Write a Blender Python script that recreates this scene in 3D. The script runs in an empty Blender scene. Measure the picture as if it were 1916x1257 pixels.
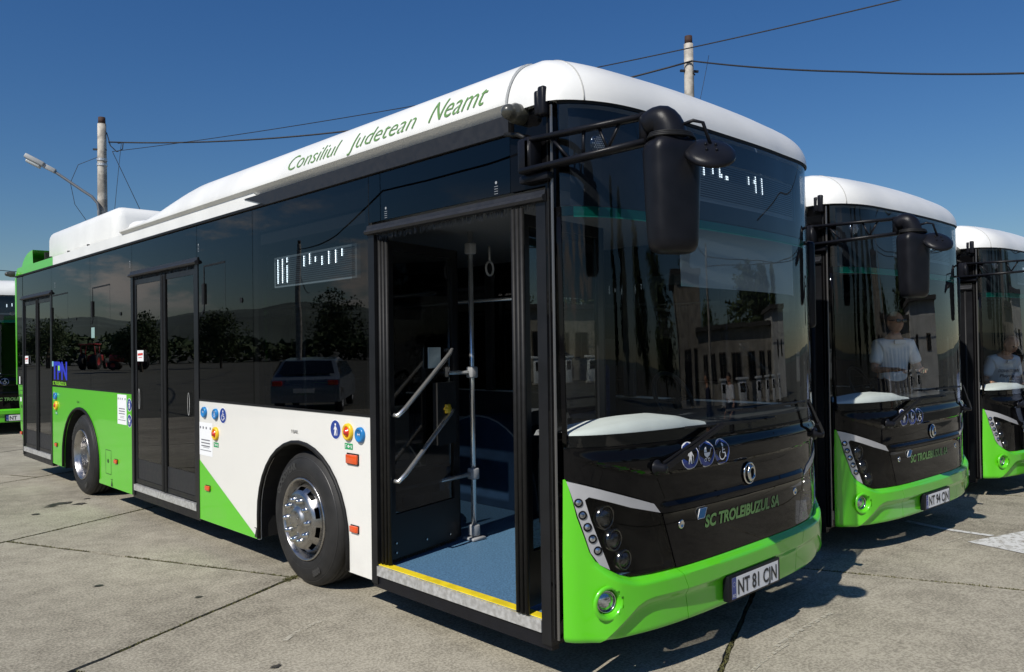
import bpy, bmesh, math, random
import numpy as np
from mathutils import Vector, Matrix, noise
random.seed(7)
SC = bpy.context.scene
COL = SC.collection
R = math.radians

# ------------------------------------------------------------------ camera
cam_data = bpy.data.cameras.new('camera')
cam_data.sensor_width = 36.0
cam_data.lens = 36.0 * 1490.445 / 1916.0
cam_data.clip_start = 0.05
cam_data.clip_end = 9000
cam = bpy.data.objects.new('camera', cam_data); COL.objects.link(cam)
yaw, pitch, roll = 0.766583, 0.011775, -0.014332
f = Vector((math.sin(yaw)*math.cos(pitch), math.cos(yaw)*math.cos(pitch), math.sin(pitch)))
r = f.cross(Vector((0, 0, 1))).normalized(); u = r.cross(f)
r2 = r*math.cos(roll) + u*math.sin(roll); u2 = -r*math.sin(roll) + u*math.cos(roll)
cm = Matrix((r2, u2, -f)).transposed().to_4x4()
cm.translation = Vector((-4.1473, -2.3858, 1.7061))
cam.matrix_world = cm
SC.camera = cam

# ------------------------------------------------------------------ world
SUN_DIR = Vector((-0.985, -0.20, 1.0)).normalized()       # towards the sun
elev = math.asin(SUN_DIR.z); azim = math.atan2(SUN_DIR.x, SUN_DIR.y)
world = bpy.data.worlds.new('World'); SC.world = world; world.use_nodes = True
nt = world.node_tree; bg = nt.nodes['Background']
sky = nt.nodes.new('ShaderNodeTexSky'); sky.sky_type = 'NISHITA'; sky.sun_disc = False
sky.sun_elevation = elev; sky.sun_rotation = azim % (2*math.pi)
sky.altitude = 0; sky.air_density = 1.4; sky.dust_density = 0.15; sky.ozone_density = 10.0
hsv = nt.nodes.new('ShaderNodeHueSaturation'); hsv.inputs['Saturation'].default_value = 1.15; hsv.inputs['Hue'].default_value = .508; nt.links.new(sky.outputs[0], hsv.inputs['Color'])
bg.inputs[1].default_value = 0.070
# a low bank of cumulus over the far side of the yard (seen only as reflections in the panes)
tc = nt.nodes.new('ShaderNodeTexCoord'); sep = nt.nodes.new('ShaderNodeSeparateXYZ')
nt.links.new(tc.outputs['Generated'], sep.inputs[0])
def mrange(tree, src, a, b, c, d, smooth=True):
    n = tree.nodes.new('ShaderNodeMapRange'); n.interpolation_type = 'SMOOTHSTEP' if smooth else 'LINEAR'
    tree.links.new(src, n.inputs['Value'])
    for i, v in zip((1, 2, 3, 4), (a, b, c, d)): n.inputs[i].default_value = v
    return n.outputs[0]
def mathn(tree, op, a, b):
    n = tree.nodes.new('ShaderNodeMath'); n.operation = op
    for i, v in enumerate((a, b)):
        if isinstance(v, (int, float)): n.inputs[i].default_value = v
        else: tree.links.new(v, n.inputs[i])
    return n.outputs[0]
mp = nt.nodes.new('ShaderNodeMapping'); mp.inputs['Scale'].default_value = (3.2, 3.2, 8.0)
nt.links.new(tc.outputs['Generated'], mp.inputs[0])
nz = nt.nodes.new('ShaderNodeTexNoise'); nz.inputs['Scale'].default_value = 1.6; nz.inputs['Detail'].default_value = 9; nz.inputs['Roughness'].default_value = .62
nt.links.new(mp.outputs[0], nz.inputs[0])
m1 = mrange(nt, nz.outputs[0], .47, .60, 0, 1)
m2 = mrange(nt, sep.outputs[2], .02, .07, 0, 1); m3 = mrange(nt, sep.outputs[2], .13, .21, 1, 0)
m4 = mrange(nt, sep.outputs[0], -.28, -.05, 1, 0)
mask = mathn(nt, 'MULTIPLY', mathn(nt, 'MULTIPLY', m1, m2), mathn(nt, 'MULTIPLY', m3, m4))
mix = nt.nodes.new('ShaderNodeMix'); mix.data_type = 'RGBA'
nt.links.new(mask, mix.inputs[0]); nt.links.new(hsv.outputs[0], mix.inputs[6]); mix.inputs[7].default_value = (8.5, 8.0, 7.6, 1)
nt.links.new(mix.outputs[2], bg.inputs[0])

sun_data = bpy.data.lights.new('sun', 'SUN'); sun_data.energy = 4.6; sun_data.angle = R(.5); sun_data.color = (1.0, .955, .88)
sun = bpy.data.objects.new('sun', sun_data); COL.objects.link(sun)
sun.rotation_euler = (-SUN_DIR).to_track_quat('-Z', 'Y').to_euler(); sun.location = (-10, -3, 14)
SC.view_settings.view_transform = 'Standard'; SC.view_settings.look = 'None'
SC.view_settings.exposure = 0; SC.view_settings.gamma = 1; SC.view_settings.use_curve_mapping = False
SC.cycles.max_bounces = 10; SC.cycles.transparent_max_bounces = 24; SC.cycles.glossy_bounces = 5
SC.cycles.use_denoising = True

# ------------------------------------------------------------------ materials
MATS = {}
def mat(name, col=(.5, .5, .5), rough=.5, metal=0., coat=0., emit=None, noise_amt=0., nscale=8., bump=0., bscale=60., rvar=0., coatr=.04, spec=.5):
    if name in MATS: return MATS[name]
    m = bpy.data.materials.new(name); m.use_nodes = True; t = m.node_tree; b = t.nodes['Principled BSDF']
    b.inputs['Base Color'].default_value = (*col, 1); b.inputs['Roughness'].default_value = rough; b.inputs['Metallic'].default_value = metal
    b.inputs['Coat Weight'].default_value = coat; b.inputs['Coat Roughness'].default_value = coatr; b.inputs['Specular IOR Level'].default_value = spec
    if emit:
        b.inputs['Emission Color'].default_value = (*emit[0], 1); b.inputs['Emission Strength'].default_value = emit[1]
    tcn = t.nodes.new('ShaderNodeTexCoord')
    if noise_amt or rvar:
        n = t.nodes.new('ShaderNodeTexNoise'); n.inputs['Scale'].default_value = nscale; n.inputs['Detail'].default_value = 6
        t.links.new(tcn.outputs['Object'], n.inputs[0])
        if noise_amt:
            mx = t.nodes.new('ShaderNodeMix'); mx.data_type = 'RGBA'
            mx.inputs[6].default_value = (*[c*(1-noise_amt) for c in col], 1); mx.inputs[7].default_value = (*[min(1, c*(1+noise_amt)) for c in col], 1)
            t.links.new(mrange(t, n.outputs[0], .3, .7, 0, 1), mx.inputs[0]); t.links.new(mx.outputs[2], b.inputs['Base Color'])
        if rvar: t.links.new(mrange(t, n.outputs[0], .3, .7, max(0, rough-rvar), rough+rvar), b.inputs['Roughness'])
    if bump:
        n = t.nodes.new('ShaderNodeTexNoise'); n.inputs['Scale'].default_value = bscale; n.inputs['Detail'].default_value = 4
        t.links.new(tcn.outputs['Object'], n.inputs[0])
        bp = t.nodes.new('ShaderNodeBump'); bp.inputs['Strength'].default_value = bump; bp.inputs['Distance'].default_value = .01
        t.links.new(n.outputs[0], bp.inputs['Height']); t.links.new(bp.outputs[0], b.inputs['Normal'])
    MATS[name] = m; return m
def paint(name, col, dirt=.12, wav=.0012):
    """vehicle paint: clear coat over slightly wavy sheet, thin road dust that thickens towards the skirt"""
    m = bpy.data.materials.new(name); m.use_nodes = True; t = m.node_tree; b = t.nodes['Principled BSDF']
    tcn = t.nodes.new('ShaderNodeTexCoord'); n = t.nodes.new('ShaderNodeTexNoise'); n.inputs['Scale'].default_value = 3.5; n.inputs['Detail'].default_value = 9; n.inputs['Roughness'].default_value = .7
    t.links.new(tcn.outputs['Object'], n.inputs[0])
    n2 = t.nodes.new('ShaderNodeTexNoise'); n2.inputs['Scale'].default_value = 1.1; n2.inputs['Detail'].default_value = 2
    t.links.new(tcn.outputs['Object'], n2.inputs[0])
    sp = t.nodes.new('ShaderNodeSeparateXYZ'); t.links.new(tcn.outputs['Object'], sp.inputs[0])
    low = mrange(t, sp.outputs[2], .2, .75, 1.0, .25)
    dm = mathn(t, 'MULTIPLY', mathn(t, 'MULTIPLY', mrange(t, n.outputs[0], .42, .72, 0, 1), low), dirt)
    mx = t.nodes.new('ShaderNodeMix'); mx.data_type = 'RGBA'; mx.inputs[6].default_value = (*col, 1); mx.inputs[7].default_value = (.30, .27, .22, 1)
    t.links.new(dm, mx.inputs[0]); t.links.new(mx.outputs[2], b.inputs['Base Color'])
    b.inputs['Roughness'].default_value = .32; b.inputs['Coat Weight'].default_value = .85; b.inputs['Coat Roughness'].default_value = .05
    bp = t.nodes.new('ShaderNodeBump'); bp.inputs['Strength'].default_value = 1; bp.inputs['Distance'].default_value = wav*8
    t.links.new(n2.outputs[0], bp.inputs['Height']); t.links.new(bp.outputs[0], b.inputs['Normal']); t.links.new(bp.outputs[0], b.inputs['Coat Normal'])
    MATS[name] = m; return m
def glass(name, tint, ior=1.52, wav=.004, grough=0.0, extra=0.0):
    m = bpy.data.materials.new(name); m.use_nodes = True; t = m.node_tree
    for n in list(t.nodes): t.nodes.remove(n)
    out = t.nodes.new('ShaderNodeOutputMaterial'); mixs = t.nodes.new('ShaderNodeMixShader')
    tr = t.nodes.new('ShaderNodeBsdfTransparent'); tr.inputs[0].default_value = (*tint, 1)
    gl = t.nodes.new('ShaderNodeBsdfGlossy'); gl.inputs['Roughness'].default_value = grough; gl.inputs[0].default_value = (1, 1, 1, 1)
    fr = t.nodes.new('ShaderNodeFresnel'); gb = t.nodes.new('ShaderNodeNewGeometry')   # same reflectance from both sides of the thin pane
    t.links.new(mrange(t, gb.outputs['Backfacing'], 0, 1, ior, 1/ior, False), fr.inputs[0])
    tcn = t.nodes.new('ShaderNodeTexCoord'); n2 = t.nodes.new('ShaderNodeTexNoise'); n2.inputs['Scale'].default_value = 1.3; n2.inputs['Detail'].default_value = 1.5
    t.links.new(tcn.outputs['Object'], n2.inputs[0])
    bp = t.nodes.new('ShaderNodeBump'); bp.inputs['Strength'].default_value = 1; bp.inputs['Distance'].default_value = wav
    t.links.new(n2.outputs[0], bp.inputs['Height']); t.links.new(bp.outputs[0], gl.inputs['Normal'])
    fac = mathn(t, 'ADD', fr.outputs[0], extra)
    t.links.new(fac, mixs.inputs[0]); t.links.new(tr.outputs[0], mixs.inputs[1]); t.links.new(gl.outputs[0], mixs.inputs[2])
    t.links.new(mixs.outputs[0], out.inputs[0])
    MATS[name] = m; return m

white = paint('white_paint', (.80, .79, .74), .10)
green = paint('green_paint', (.100, .56, .009), .08)
blackp = paint('black_gloss_paint', (.003, .003, .0035), .012, .0007)
bn = blackp.node_tree.nodes['Principled BSDF'].inputs; bn['Coat Weight'].default_value = 0; bn['Roughness'].default_value = .025; bn['Specular IOR Level'].default_value = .22
roofw = mat('roof_gelcoat_white', (.80, .80, .77), .38, coat=.25, noise_amt=.05, nscale=2.5, coatr=.2)
silver = mat('silver_trim', (.50, .50, .51), .38, metal=.35, noise_amt=.05)
alu = mat('scuffed_aluminium', (.62, .62, .61), .40, metal=.6, noise_amt=.18, nscale=34, bump=.15, bscale=60, rvar=.1)
chrome = mat('chrome', (.60, .60, .59), .16, metal=1, noise_amt=.08, nscale=20, rvar=.06)
castal = mat('polished_rim_metal', (.42, .41, .40), .28, metal=1, noise_amt=.18, nscale=10, rvar=.08)
rubber = mat('black_rubber', (.008, .008, .008), .55, noise_amt=.25, nscale=30, spec=.3)
tyre_m = mat('tyre_rubber', (.013, .0125, .012), .66, noise_amt=.35, nscale=9, bump=.15, bscale=120)
tyre_t = mat('tyre_letter_rubber', (.035, .035, .035), .45)
plastic = mat('black_grained_plastic', (.0085, .009, .012), .34, noise_amt=.12, nscale=12, bump=.10, bscale=420, rvar=.04, spec=.20)
frame_m = mat('dark_frame_coating', (.009, .0095, .011), .36, noise_amt=.15, nscale=6, rvar=.05, spec=.35)
gutter_m = mat('weathered_grey_gutter', (.020, .021, .024), .45, noise_amt=.12, nscale=26, rvar=.05, spec=.35)
under_m = mat('underbody_black', (.010, .010, .010), .85, noise_amt=.3)
glass_side = glass('tinted_side_glass', (.17, .175, .18), 1.47, .0012)
glass_ws = glass('windscreen_glass', (.90, .93, .91), 1.46, .0022)
glass_teal = glass('teal_shade_band_glass', (.10, .42, .38), 1.55, .0022)
glass_hdr = glass('header_glass', (.40, .43, .46), 1.50, .0022)
glass_clear = glass('clear_cover_glass', (.75, .75, .75), 1.5, .0)
glass_dark = glass('dark_lamp_cover', (.38, .38, .38), 1.30, .0)
door_glass = glass('door_glass', (.35, .37, .38), 1.75, .002)
rail_m = mat('satin_rail', (.72, .72, .71), .24, metal=.85)
floor_blue = mat('blue_speckled_vinyl', (.080, .175, .29), .5, noise_amt=.35, nscale=90, bump=.05, bscale=200)
int_dark = mat('interior_dark_grey', (.045, .047, .05), .6, noise_amt=.15)
int_grey = mat('interior_light_grey', (.33, .34, .35), .5, noise_amt=.06)
int_blue = mat('blue_interior_panel', (.022, .05, .10), .42, noise_amt=.12)
seat_m = mat('blue_seat_fabric', (.02, .035, .10), .85, noise_amt=.4, nscale=60)
dash_w = mat('white_dashboard_cover', (.68, .70, .68), .55, noise_amt=.04)
yellow = mat('yellow_paint', (.78, .60, .02), .5, noise_amt=.12, nscale=14)
yelbtn = mat('yellow_plastic', (.80, .52, .015), .35, coat=.4)
redbtn = mat('red_plastic', (.62, .03, .015), .25, coat=.6)
bluebtn = mat('blue_plastic', (.015, .19, .48), .3, coat=.5)
bluesign = mat('blue_sign_print', (.012, .045, .27), .35, coat=.4)
whitesign = mat('white_sign_print', (.82, .82, .82), .45)
greensign = mat('green_sign_print', (.02, .33, .11), .4)
orange = mat('orange_lens', (.75, .085, .008), .12, coat=1)
ink = mat('black_print', (.03, .03, .03), .6)
redink = mat('red_print', (.6, .05, .04), .6)
greentext = mat('green_lettering', (.13, .27, .08), .5)
greentext2 = mat('bright_green_lettering', (.08, .38, .03), .4, coat=.3)
tpn_blue = mat('royal_blue_lettering', (.02, .035, .50), .4)
tpn_sky = mat('pale_blue_print', (.25, .55, .60), .4)
lime = mat('lime_print', (.30, .80, .04), .4)
paper = mat('white_paper', (.80, .81, .82), .7)
ledback = mat('led_matrix_panel', (.42, .48, .50), .6)
ledlit = mat('lit_led', (.9, .95, 1), .4, emit=((.85, .95, 1), 6))
led_l2 = mat('lit_led_small', (.9, .95, 1), .4, emit=((.85, .95, 1), 4.0))
lens_m = mat('lamp_lens', (.42, .44, .47), .07, metal=.9, coat=1, noise_amt=.65, nscale=45)
concrete_pole = mat('pole_concrete', (.40, .37, .32), .85, noise_amt=.35, nscale=5, bump=.35, bscale=20)
wire_m = mat('cable_black', (.012, .012, .014), .6)
# ------------------------------------------------------------------ object helpers
def link(o, parent=None):
    COL.objects.link(o)
    if parent is not None: o.parent = parent
    return o
def obj(name, bm, m, parent=None, smooth=None, loc=None):
    me = bpy.data.meshes.new(name)
    if smooth is not None:
        for fc in bm.faces: fc.smooth = True
        if smooth < 180:
            for e in bm.edges:
                if len(e.link_faces) == 2 and e.calc_face_angle(0) > R(smooth): e.smooth = False
    bm.to_mesh(me); bm.free()
    for mm in (m if isinstance(m, (list, tuple)) else [m]): me.materials.append(mm)
    o = bpy.data.objects.new(name, me)
    if loc: o.location = loc
    return link(o, parent)
def tag(o, label=None, cat=None, group=None, kind=None):
    if label: o['label'] = label
    if cat: o['category'] = cat
    if group: o['group'] = group
    if kind: o['kind'] = kind
    return o
def empty(name, loc=(0, 0, 0), rz=0.):
    o = bpy.data.objects.new(name, None); o.location = loc; o.rotation_euler = (0, 0, rz); o.empty_display_size = .2
    return link(o)
NB = bmesh.new
def box(bm, x0, x1, y0, y1, z0, z1, M=None):
    vs = [Vector((x, y, z)) for z in (z0, z1) for x, y in ((x0, y0), (x1, y0), (x1, y1), (x0, y1))]
    if M is not None: vs = [M @ v for v in vs]
    v = [bm.verts.new(c) for c in vs]
    for q in ((3, 2, 1, 0), (4, 5, 6, 7), (0, 1, 5, 4), (1, 2, 6, 5), (2, 3, 7, 6), (3, 0, 4, 7)): bm.faces.new([v[i] for i in q])
    return v
def rbox(bm, x0, x1, y0, y1, z0, z1, rad, seg=3, M=None):
    b2 = NB(); box(b2, x0, x1, y0, y1, z0, z1)
    bmesh.ops.bevel(b2, geom=b2.edges[:], offset=rad, segments=seg, profile=.5, affect='EDGES')
    if M is not None: bmesh.ops.transform(b2, matrix=M, verts=b2.verts[:])
    merge(bm, b2)
def merge(bm, b2):
    me = bpy.data.meshes.new('tmp'); b2.to_mesh(me); b2.free(); bm.from_mesh(me); bpy.data.meshes.remove(me)
def tube(bm, pts, rad, n=10, caps=True, closed=False):
    pts = [Vector(p) for p in pts]; N = len(pts); rings = []; up = None
    for i, p in enumerate(pts):
        a = pts[(i-1) % N] if (i > 0 or closed) else p; b = pts[(i+1) % N] if (i < N-1 or closed) else p
        t = (b-a).normalized()
        if up is None:
            up = Vector((0, 0, 1)) if abs(t.z) < .9 else Vector((1, 0, 0))
        s = t.cross(up).normalized(); up = s.cross(t).normalized()
        rr = rad[i] if isinstance(rad, (list, tuple)) else rad
        rings.append([bm.verts.new(p + s*math.cos(2*math.pi*k/n)*rr + up*math.sin(2*math.pi*k/n)*rr) for k in range(n)])
    for i in range(N if closed else N-1):
        A, B = rings[i], rings[(i+1) % N]
        for k in range(n): bm.faces.new((A[k], A[(k+1) % n], B[(k+1) % n], B[k]))
    if caps and not closed:
        bm.faces.new(rings[0][::-1]); bm.faces.new(rings[-1])
def bar(bm, a, b, w, h, up=(0, 0, 1)):
    a, b = Vector(a), Vector(b); t = (b-a).normalized(); s = t.cross(Vector(up)).normalized(); uu = s.cross(t)
    M = Matrix((s, t, uu)).transposed().to_4x4(); M.translation = a
    box(bm, -w/2, w/2, 0, (b-a).length, -h/2, h/2, M)
def lathe(bm, prof, n=32, M=None, skip=None, a0=0., a1=2*math.pi):
    """prof: (radius, axial) pairs turned about local z; skip(i, k) drops faces"""
    full = abs(a1-a0-2*math.pi) < 1e-6; rings = []
    for rr, h in prof:
        ring = []
        for k in range(n if full else n+1):
            a = a0+(a1-a0)*k/n; v = Vector((rr*math.cos(a), rr*math.sin(a), h))
            ring.append(bm.verts.new(M @ v if M is not None else v))
        rings.append(ring)
    L = len(rings[0])
    for i in range(len(prof)-1):
        for k in range(n):
            if skip and skip(i, k): continue
            q = (rings[i][k], rings[i][(k+1) % L], rings[i+1][(k+1) % L], rings[i+1][k])
            try: bm.faces.new(q)
            except ValueError: pass
    return rings
def islands(bm):
    seen = set(); out = []
    for v in bm.verts:
        if v in seen: continue
        st = [v]; seen.add(v); comp = []
        while st:
            a = st.pop(); comp.append(a)
            for e in a.link_edges:
                b = e.other_vert(a)
                if b not in seen: seen.add(b); st.append(b)
        out.append(comp)
    res = []
    for comp in out:
        nb = bmesh.new(); mp_ = {v: nb.verts.new(v.co) for v in comp}
        for fc in {fc for v in comp for fc in v.link_faces}: nb.faces.new([mp_[v] for v in fc.verts])
        res.append(nb)
    bm.free(); return res
def fix(bm): bmesh.ops.recalc_face_normals(bm, faces=bm.faces[:]); return bm

# ------------------------------------------------------------------ surfaces of the bus body
HW, FD, FN = 1.275, .29, 3.07
_th = np.linspace(math.pi, 0, 801)
_x = HW*np.sign(np.cos(_th))*np.abs(np.cos(_th))**(2/FN); _y = FD*(1-np.sin(_th))
_s = np.concatenate([[0], np.cumsum(np.hypot(np.diff(_x), np.diff(_y)))]); _s -= _s[-1]/2
SMAX = float(_s[-1])
def s_of_x(x): return float(np.interp(x, _x, _s))
def ss(t): t = max(0., min(1., t)); return t*t*(3-2*t)
E_X = [0, .95, .987, 1.049, 1.106, 1.165, 1.191, 1.236, 1.263, 1.3]; E_Z = [.538, .544, .55, .572, .605, .651, .699, .869, 1.042, 1.05]
C_X = [0, .64, .891, .971, 1.07, 1.149, 1.3]; C_Z = [.435, .438, .441, .416, .34, .256, .1]
L_X = [0, .65, .886, 1.185, 1.28]; L_Z = [1.038, 1.038, 1.056, 1.13, 1.2]
def rake(x, z):
    a = abs(x)
    return (.032*max(0, z-1.19)+.010*max(0, (z-2.45)/.6)**2)*(1-.55*ss((a-.6)/.5))
def bulge(x, z):
    a = abs(x); o = 0.
    if z < 1.19:
        lz = float(np.interp(a, L_X, L_Z))
        o += .022*ss((z-lz+.012)/.024)*ss((1.185-z)/.06)*ss((1.25-a)/.1)          # brow of the bonnet
        if z < 1.1 and z > .82: o += .016*ss((.895-z)/.03)*ss((.78-a)/.05)
    ez = float(np.interp(a, E_X, E_Z))
    if z < ez:
        o += .042*ss((ez-z)/.030)*ss((1.215-a)/.16)
        o -= .03*ss((.275-z)/.05)
    return o
def fmap(s, z, w=0.):
    x = float(np.interp(s, _s, _x)); y = float(np.interp(s, _s, _y))
    i = min(max(int(np.searchsorted(_s, s)), 2), len(_s)-3)
    tx, ty = _x[i+2]-_x[i-2], _y[i+2]-_y[i-2]; L = math.hypot(tx, ty); nx, ny = ty/L, -tx/L
    o = w + bulge(x, z)
    return Vector((x+nx*o, y+ny*o+rake(x, z), z))
def smap(y, z, w=0.): return Vector((-HW-w, y, z))
def smapR(y, z, w=0.): return Vector((HW+w, y, z))
def densify(poly, step):
    out = []
    for a, b in zip(poly, poly[1:]+poly[:1]):
        n = max(1, int(math.dist(a, b)/step))
        for k in range(n): out.append((a[0]+(b[0]-a[0])*k/n, a[1]+(b[1]-a[1])*k/n))
    return out
def patch(bm, poly, w=0., thick=.02, du=.03, dv=.025, mapf=fmap, x_in=True, wfun=None):
    """sheet cut to a polygon, laid on the curved nose, with an edge of real thickness"""
    b2 = NB()
    P = [(s_of_x(a), b) for a, b in densify(poly, .03)] if x_in else densify(poly, .05)
    b2.faces.new([b2.verts.new((a, b, 0)) for a, b in P])
    us = [p[0] for p in P]; vs = [p[1] for p in P]
    k = math.floor(min(us)/du)+1
    while k*du < max(us):
        bmesh.ops.bisect_plane(b2, geom=b2.verts[:]+b2.edges[:]+b2.faces[:], dist=1e-5, plane_co=(k*du, 0, 0), plane_no=(1, 0, 0)); k += 1
    k = math.floor(min(vs)/dv)+1
    while k*dv < max(vs):
        bmesh.ops.bisect_plane(b2, geom=b2.verts[:]+b2.edges[:]+b2.faces[:], dist=1e-5, plane_co=(0, k*dv, 0), plane_no=(0, 1, 0)); k += 1
    bmesh.ops.remove_doubles(b2, verts=b2.verts[:], dist=1e-5)
    flip = None
    new = {}
    for v in b2.verts:
        c = v.co.copy(); ww = w + (wfun(c.x, c.y) if wfun else 0)
        new[v] = (mapf(c.x, c.y, ww), mapf(c.x, c.y, ww-thick))
    if thick:
        inner = {}
        for e in [e for e in b2.edges if len(e.link_faces) == 1]:
            for v in e.verts:
                if v not in inner: inner[v] = b2.verts.new(new[v][1])
            a, b = e.verts; fc = b2.faces.new((a, b, inner[b], inner[a])); e.smooth = False
    for v, (p, q) in new.items(): v.co = p
    bmesh.ops.recalc_face_normals(b2, faces=b2.faces[:])
    merge(bm, b2); return bm
def decal(bm, polys, mapf, w, x_in=False, step=.04):
    for poly in polys:
        P = densify(list(poly), step)
        if x_in: P = [(s_of_x(a), b) for a, b in P]
        try: fc = bm.faces.new([bm.verts.new(mapf(a, b, w)) for a, b in P])
        except ValueError: continue
def stroke(bm, pts, width, mapf, w, x_in=False, closed=False, step=.05):
    if closed: pts = list(pts)+[pts[0]]
    q = []
    for a, b in zip(pts[:-1], pts[1:]):
        n = max(1, int(math.dist(a, b)/step))
        for k in range(n): q.append((a[0]+(b[0]-a[0])*k/n, a[1]+(b[1]-a[1])*k/n))
    q.append(pts[-1]); prev = None
    for i, p in enumerate(q):
        a = q[i-1] if i else p; b = q[i+1] if i < len(q)-1 else p
        d = Vector((b[0]-a[0], b[1]-a[1]));
        if d.length < 1e-9: continue
        d.normalize(); nx, ny = -d.y*width/2, d.x*width/2
        L = [(p[0]+nx, p[1]+ny), (p[0]-nx, p[1]-ny)]
        if x_in: L = [(s_of_x(a_), b_) for a_, b_ in L]
        vs = [bm.verts.new(mapf(a_, b_, w)) for a_, b_ in L]
        if prev: bm.faces.new((prev[0], prev[1], vs[1], vs[0]))
        prev = vs
def circ(cu, cv, ru, rv=None, n=24, a0=0, a1=2*math.pi):
    rv = rv or ru
    return [(cu+ru*math.cos(a0+(a1-a0)*k/n), cv+rv*math.sin(a0+(a1-a0)*k/n)) for k in range(n if abs(a1-a0) > 6.28 else n+1)]
def text2d(body, size, shear=0., bold=0., xs=1.):
    c = bpy.data.curves.new('t', 'FONT'); c.body = body; c.size = size; c.shear = shear; c.offset = bold; c.resolution_u = 3
    o = bpy.data.objects.new('t', c); COL.objects.link(o)
    dg = bpy.context.evaluated_depsgraph_get(); dg.update()
    me = bpy.data.meshes.new_from_object(o.evaluated_get(dg))
    V = [(v.co.x*xs, v.co.y) for v in me.vertices]; Fc = [list(p.vertices) for p in me.polygons]
    bpy.data.objects.remove(o); bpy.data.curves.remove(c); bpy.data.meshes.remove(me)
    x0 = min(v[0] for v in V); x1 = max(v[0] for v in V)
    return [(a-x0, b) for a, b in V], Fc, x1-x0
def put_text(bm, body, size, u0, v0, mapf, w, direc=1, width=None, x_in=False, shear=0., bold=0., xs=1., center=False, rise=0., cut=0.):
    V, Fc, W = text2d(body, size, shear, bold, xs)
    k = (width/W) if width else 1.
    if center: u0 = u0-direc*W*k/2
    tb = NB(); tv = [tb.verts.new((a, b, 0)) for a, b in V]
    for q in Fc:
        try: tb.faces.new([tv[i] for i in q])
        except ValueError: pass
    if cut:
        for ax in (0, 1):
            lo = min(v.co[ax] for v in tb.verts); hi = max(v.co[ax] for v in tb.verts); st_ = cut*(1 if ax else 2); j = math.floor(lo/st_)+1
            no = (1, 0, 0) if ax == 0 else (0, 1, 0)
            while j*st_ < hi:
                bmesh.ops.bisect_plane(tb, geom=tb.verts[:]+tb.edges[:]+tb.faces[:], dist=1e-6, plane_co=tuple(c*j*st_ for c in no), plane_no=no); j += 1
    for v in tb.verts:
        a, b = v.co.x, v.co.y; uu = u0+direc*a*k; vv = v0+b+rise*a*k
        v.co = mapf(s_of_x(uu) if x_in else uu, vv, w)
    merge(bm, tb)
    return W*k
# pictograms (unit circle coordinates)
def picto(kind, bmw, c, rr, mapf, w, d=1, x_in=False):
    T = lambda pts: [(c[0]+d*a*rr, c[1]+b*rr) for a, b in pts]
    st = lambda pts, wd: stroke(bmw, T(pts), wd*rr, mapf, w, x_in, step=.02)
    dc = lambda poly: decal(bmw, [T(poly)], mapf, w, x_in)
    if kind == 'person':
        dc(circ(0, .56, .15)); st([(0, .36), (0, -.1)], .34); st([(-.05, -.05), (-.2, -.65)], .17); st([(.05, -.05), (.14, -.65)], .17)
        st([(.12, .3), (.34, -.05)], .1); st([(-.12, .3), (-.3, 0)], .1); st([(.36, .02), (.40, -.62)], .05)
    elif kind == 'pram':
        dc([(-.42, .1)] + circ(0, .1, .42, .36, 14, math.pi, 2*math.pi) + [(.42, .1)]); dc([(-.04, .14)] + circ(-.04, .14, .40, .42, 10, math.pi/2, math.pi))
        st([(.40, .1), (.56, .40), (.68, .40)], .06)
        for sx in (-.24, .26):
            stroke(bmw, T(circ(sx, -.48, .13, n=14)), .05*rr, mapf, w, x_in, closed=True); st([(sx, -.45), (-sx*.8, -.18)], .04)
    elif kind == 'chair':
        dc(circ(.06, .60, .13)); st([(.03, .42), (.0, -.05), (.36, -.08), (.50, -.45)], .13); st([(.02, .2), (.34, .18)], .08)
        stroke(bmw, T(circ(-.02, -.2, .42, n=18, a0=math.pi*.75, a1=math.pi*1.97)), .09*rr, mapf, w, x_in)
    elif kind == 'press':
        st([(-.32, .1), (.32, .1)], .1); st([(-.18, .3), (-.36, .1), (-.18, -.1)], .09); st([(.18, .3), (.36, .1), (.18, -.1)], .09)

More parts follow.
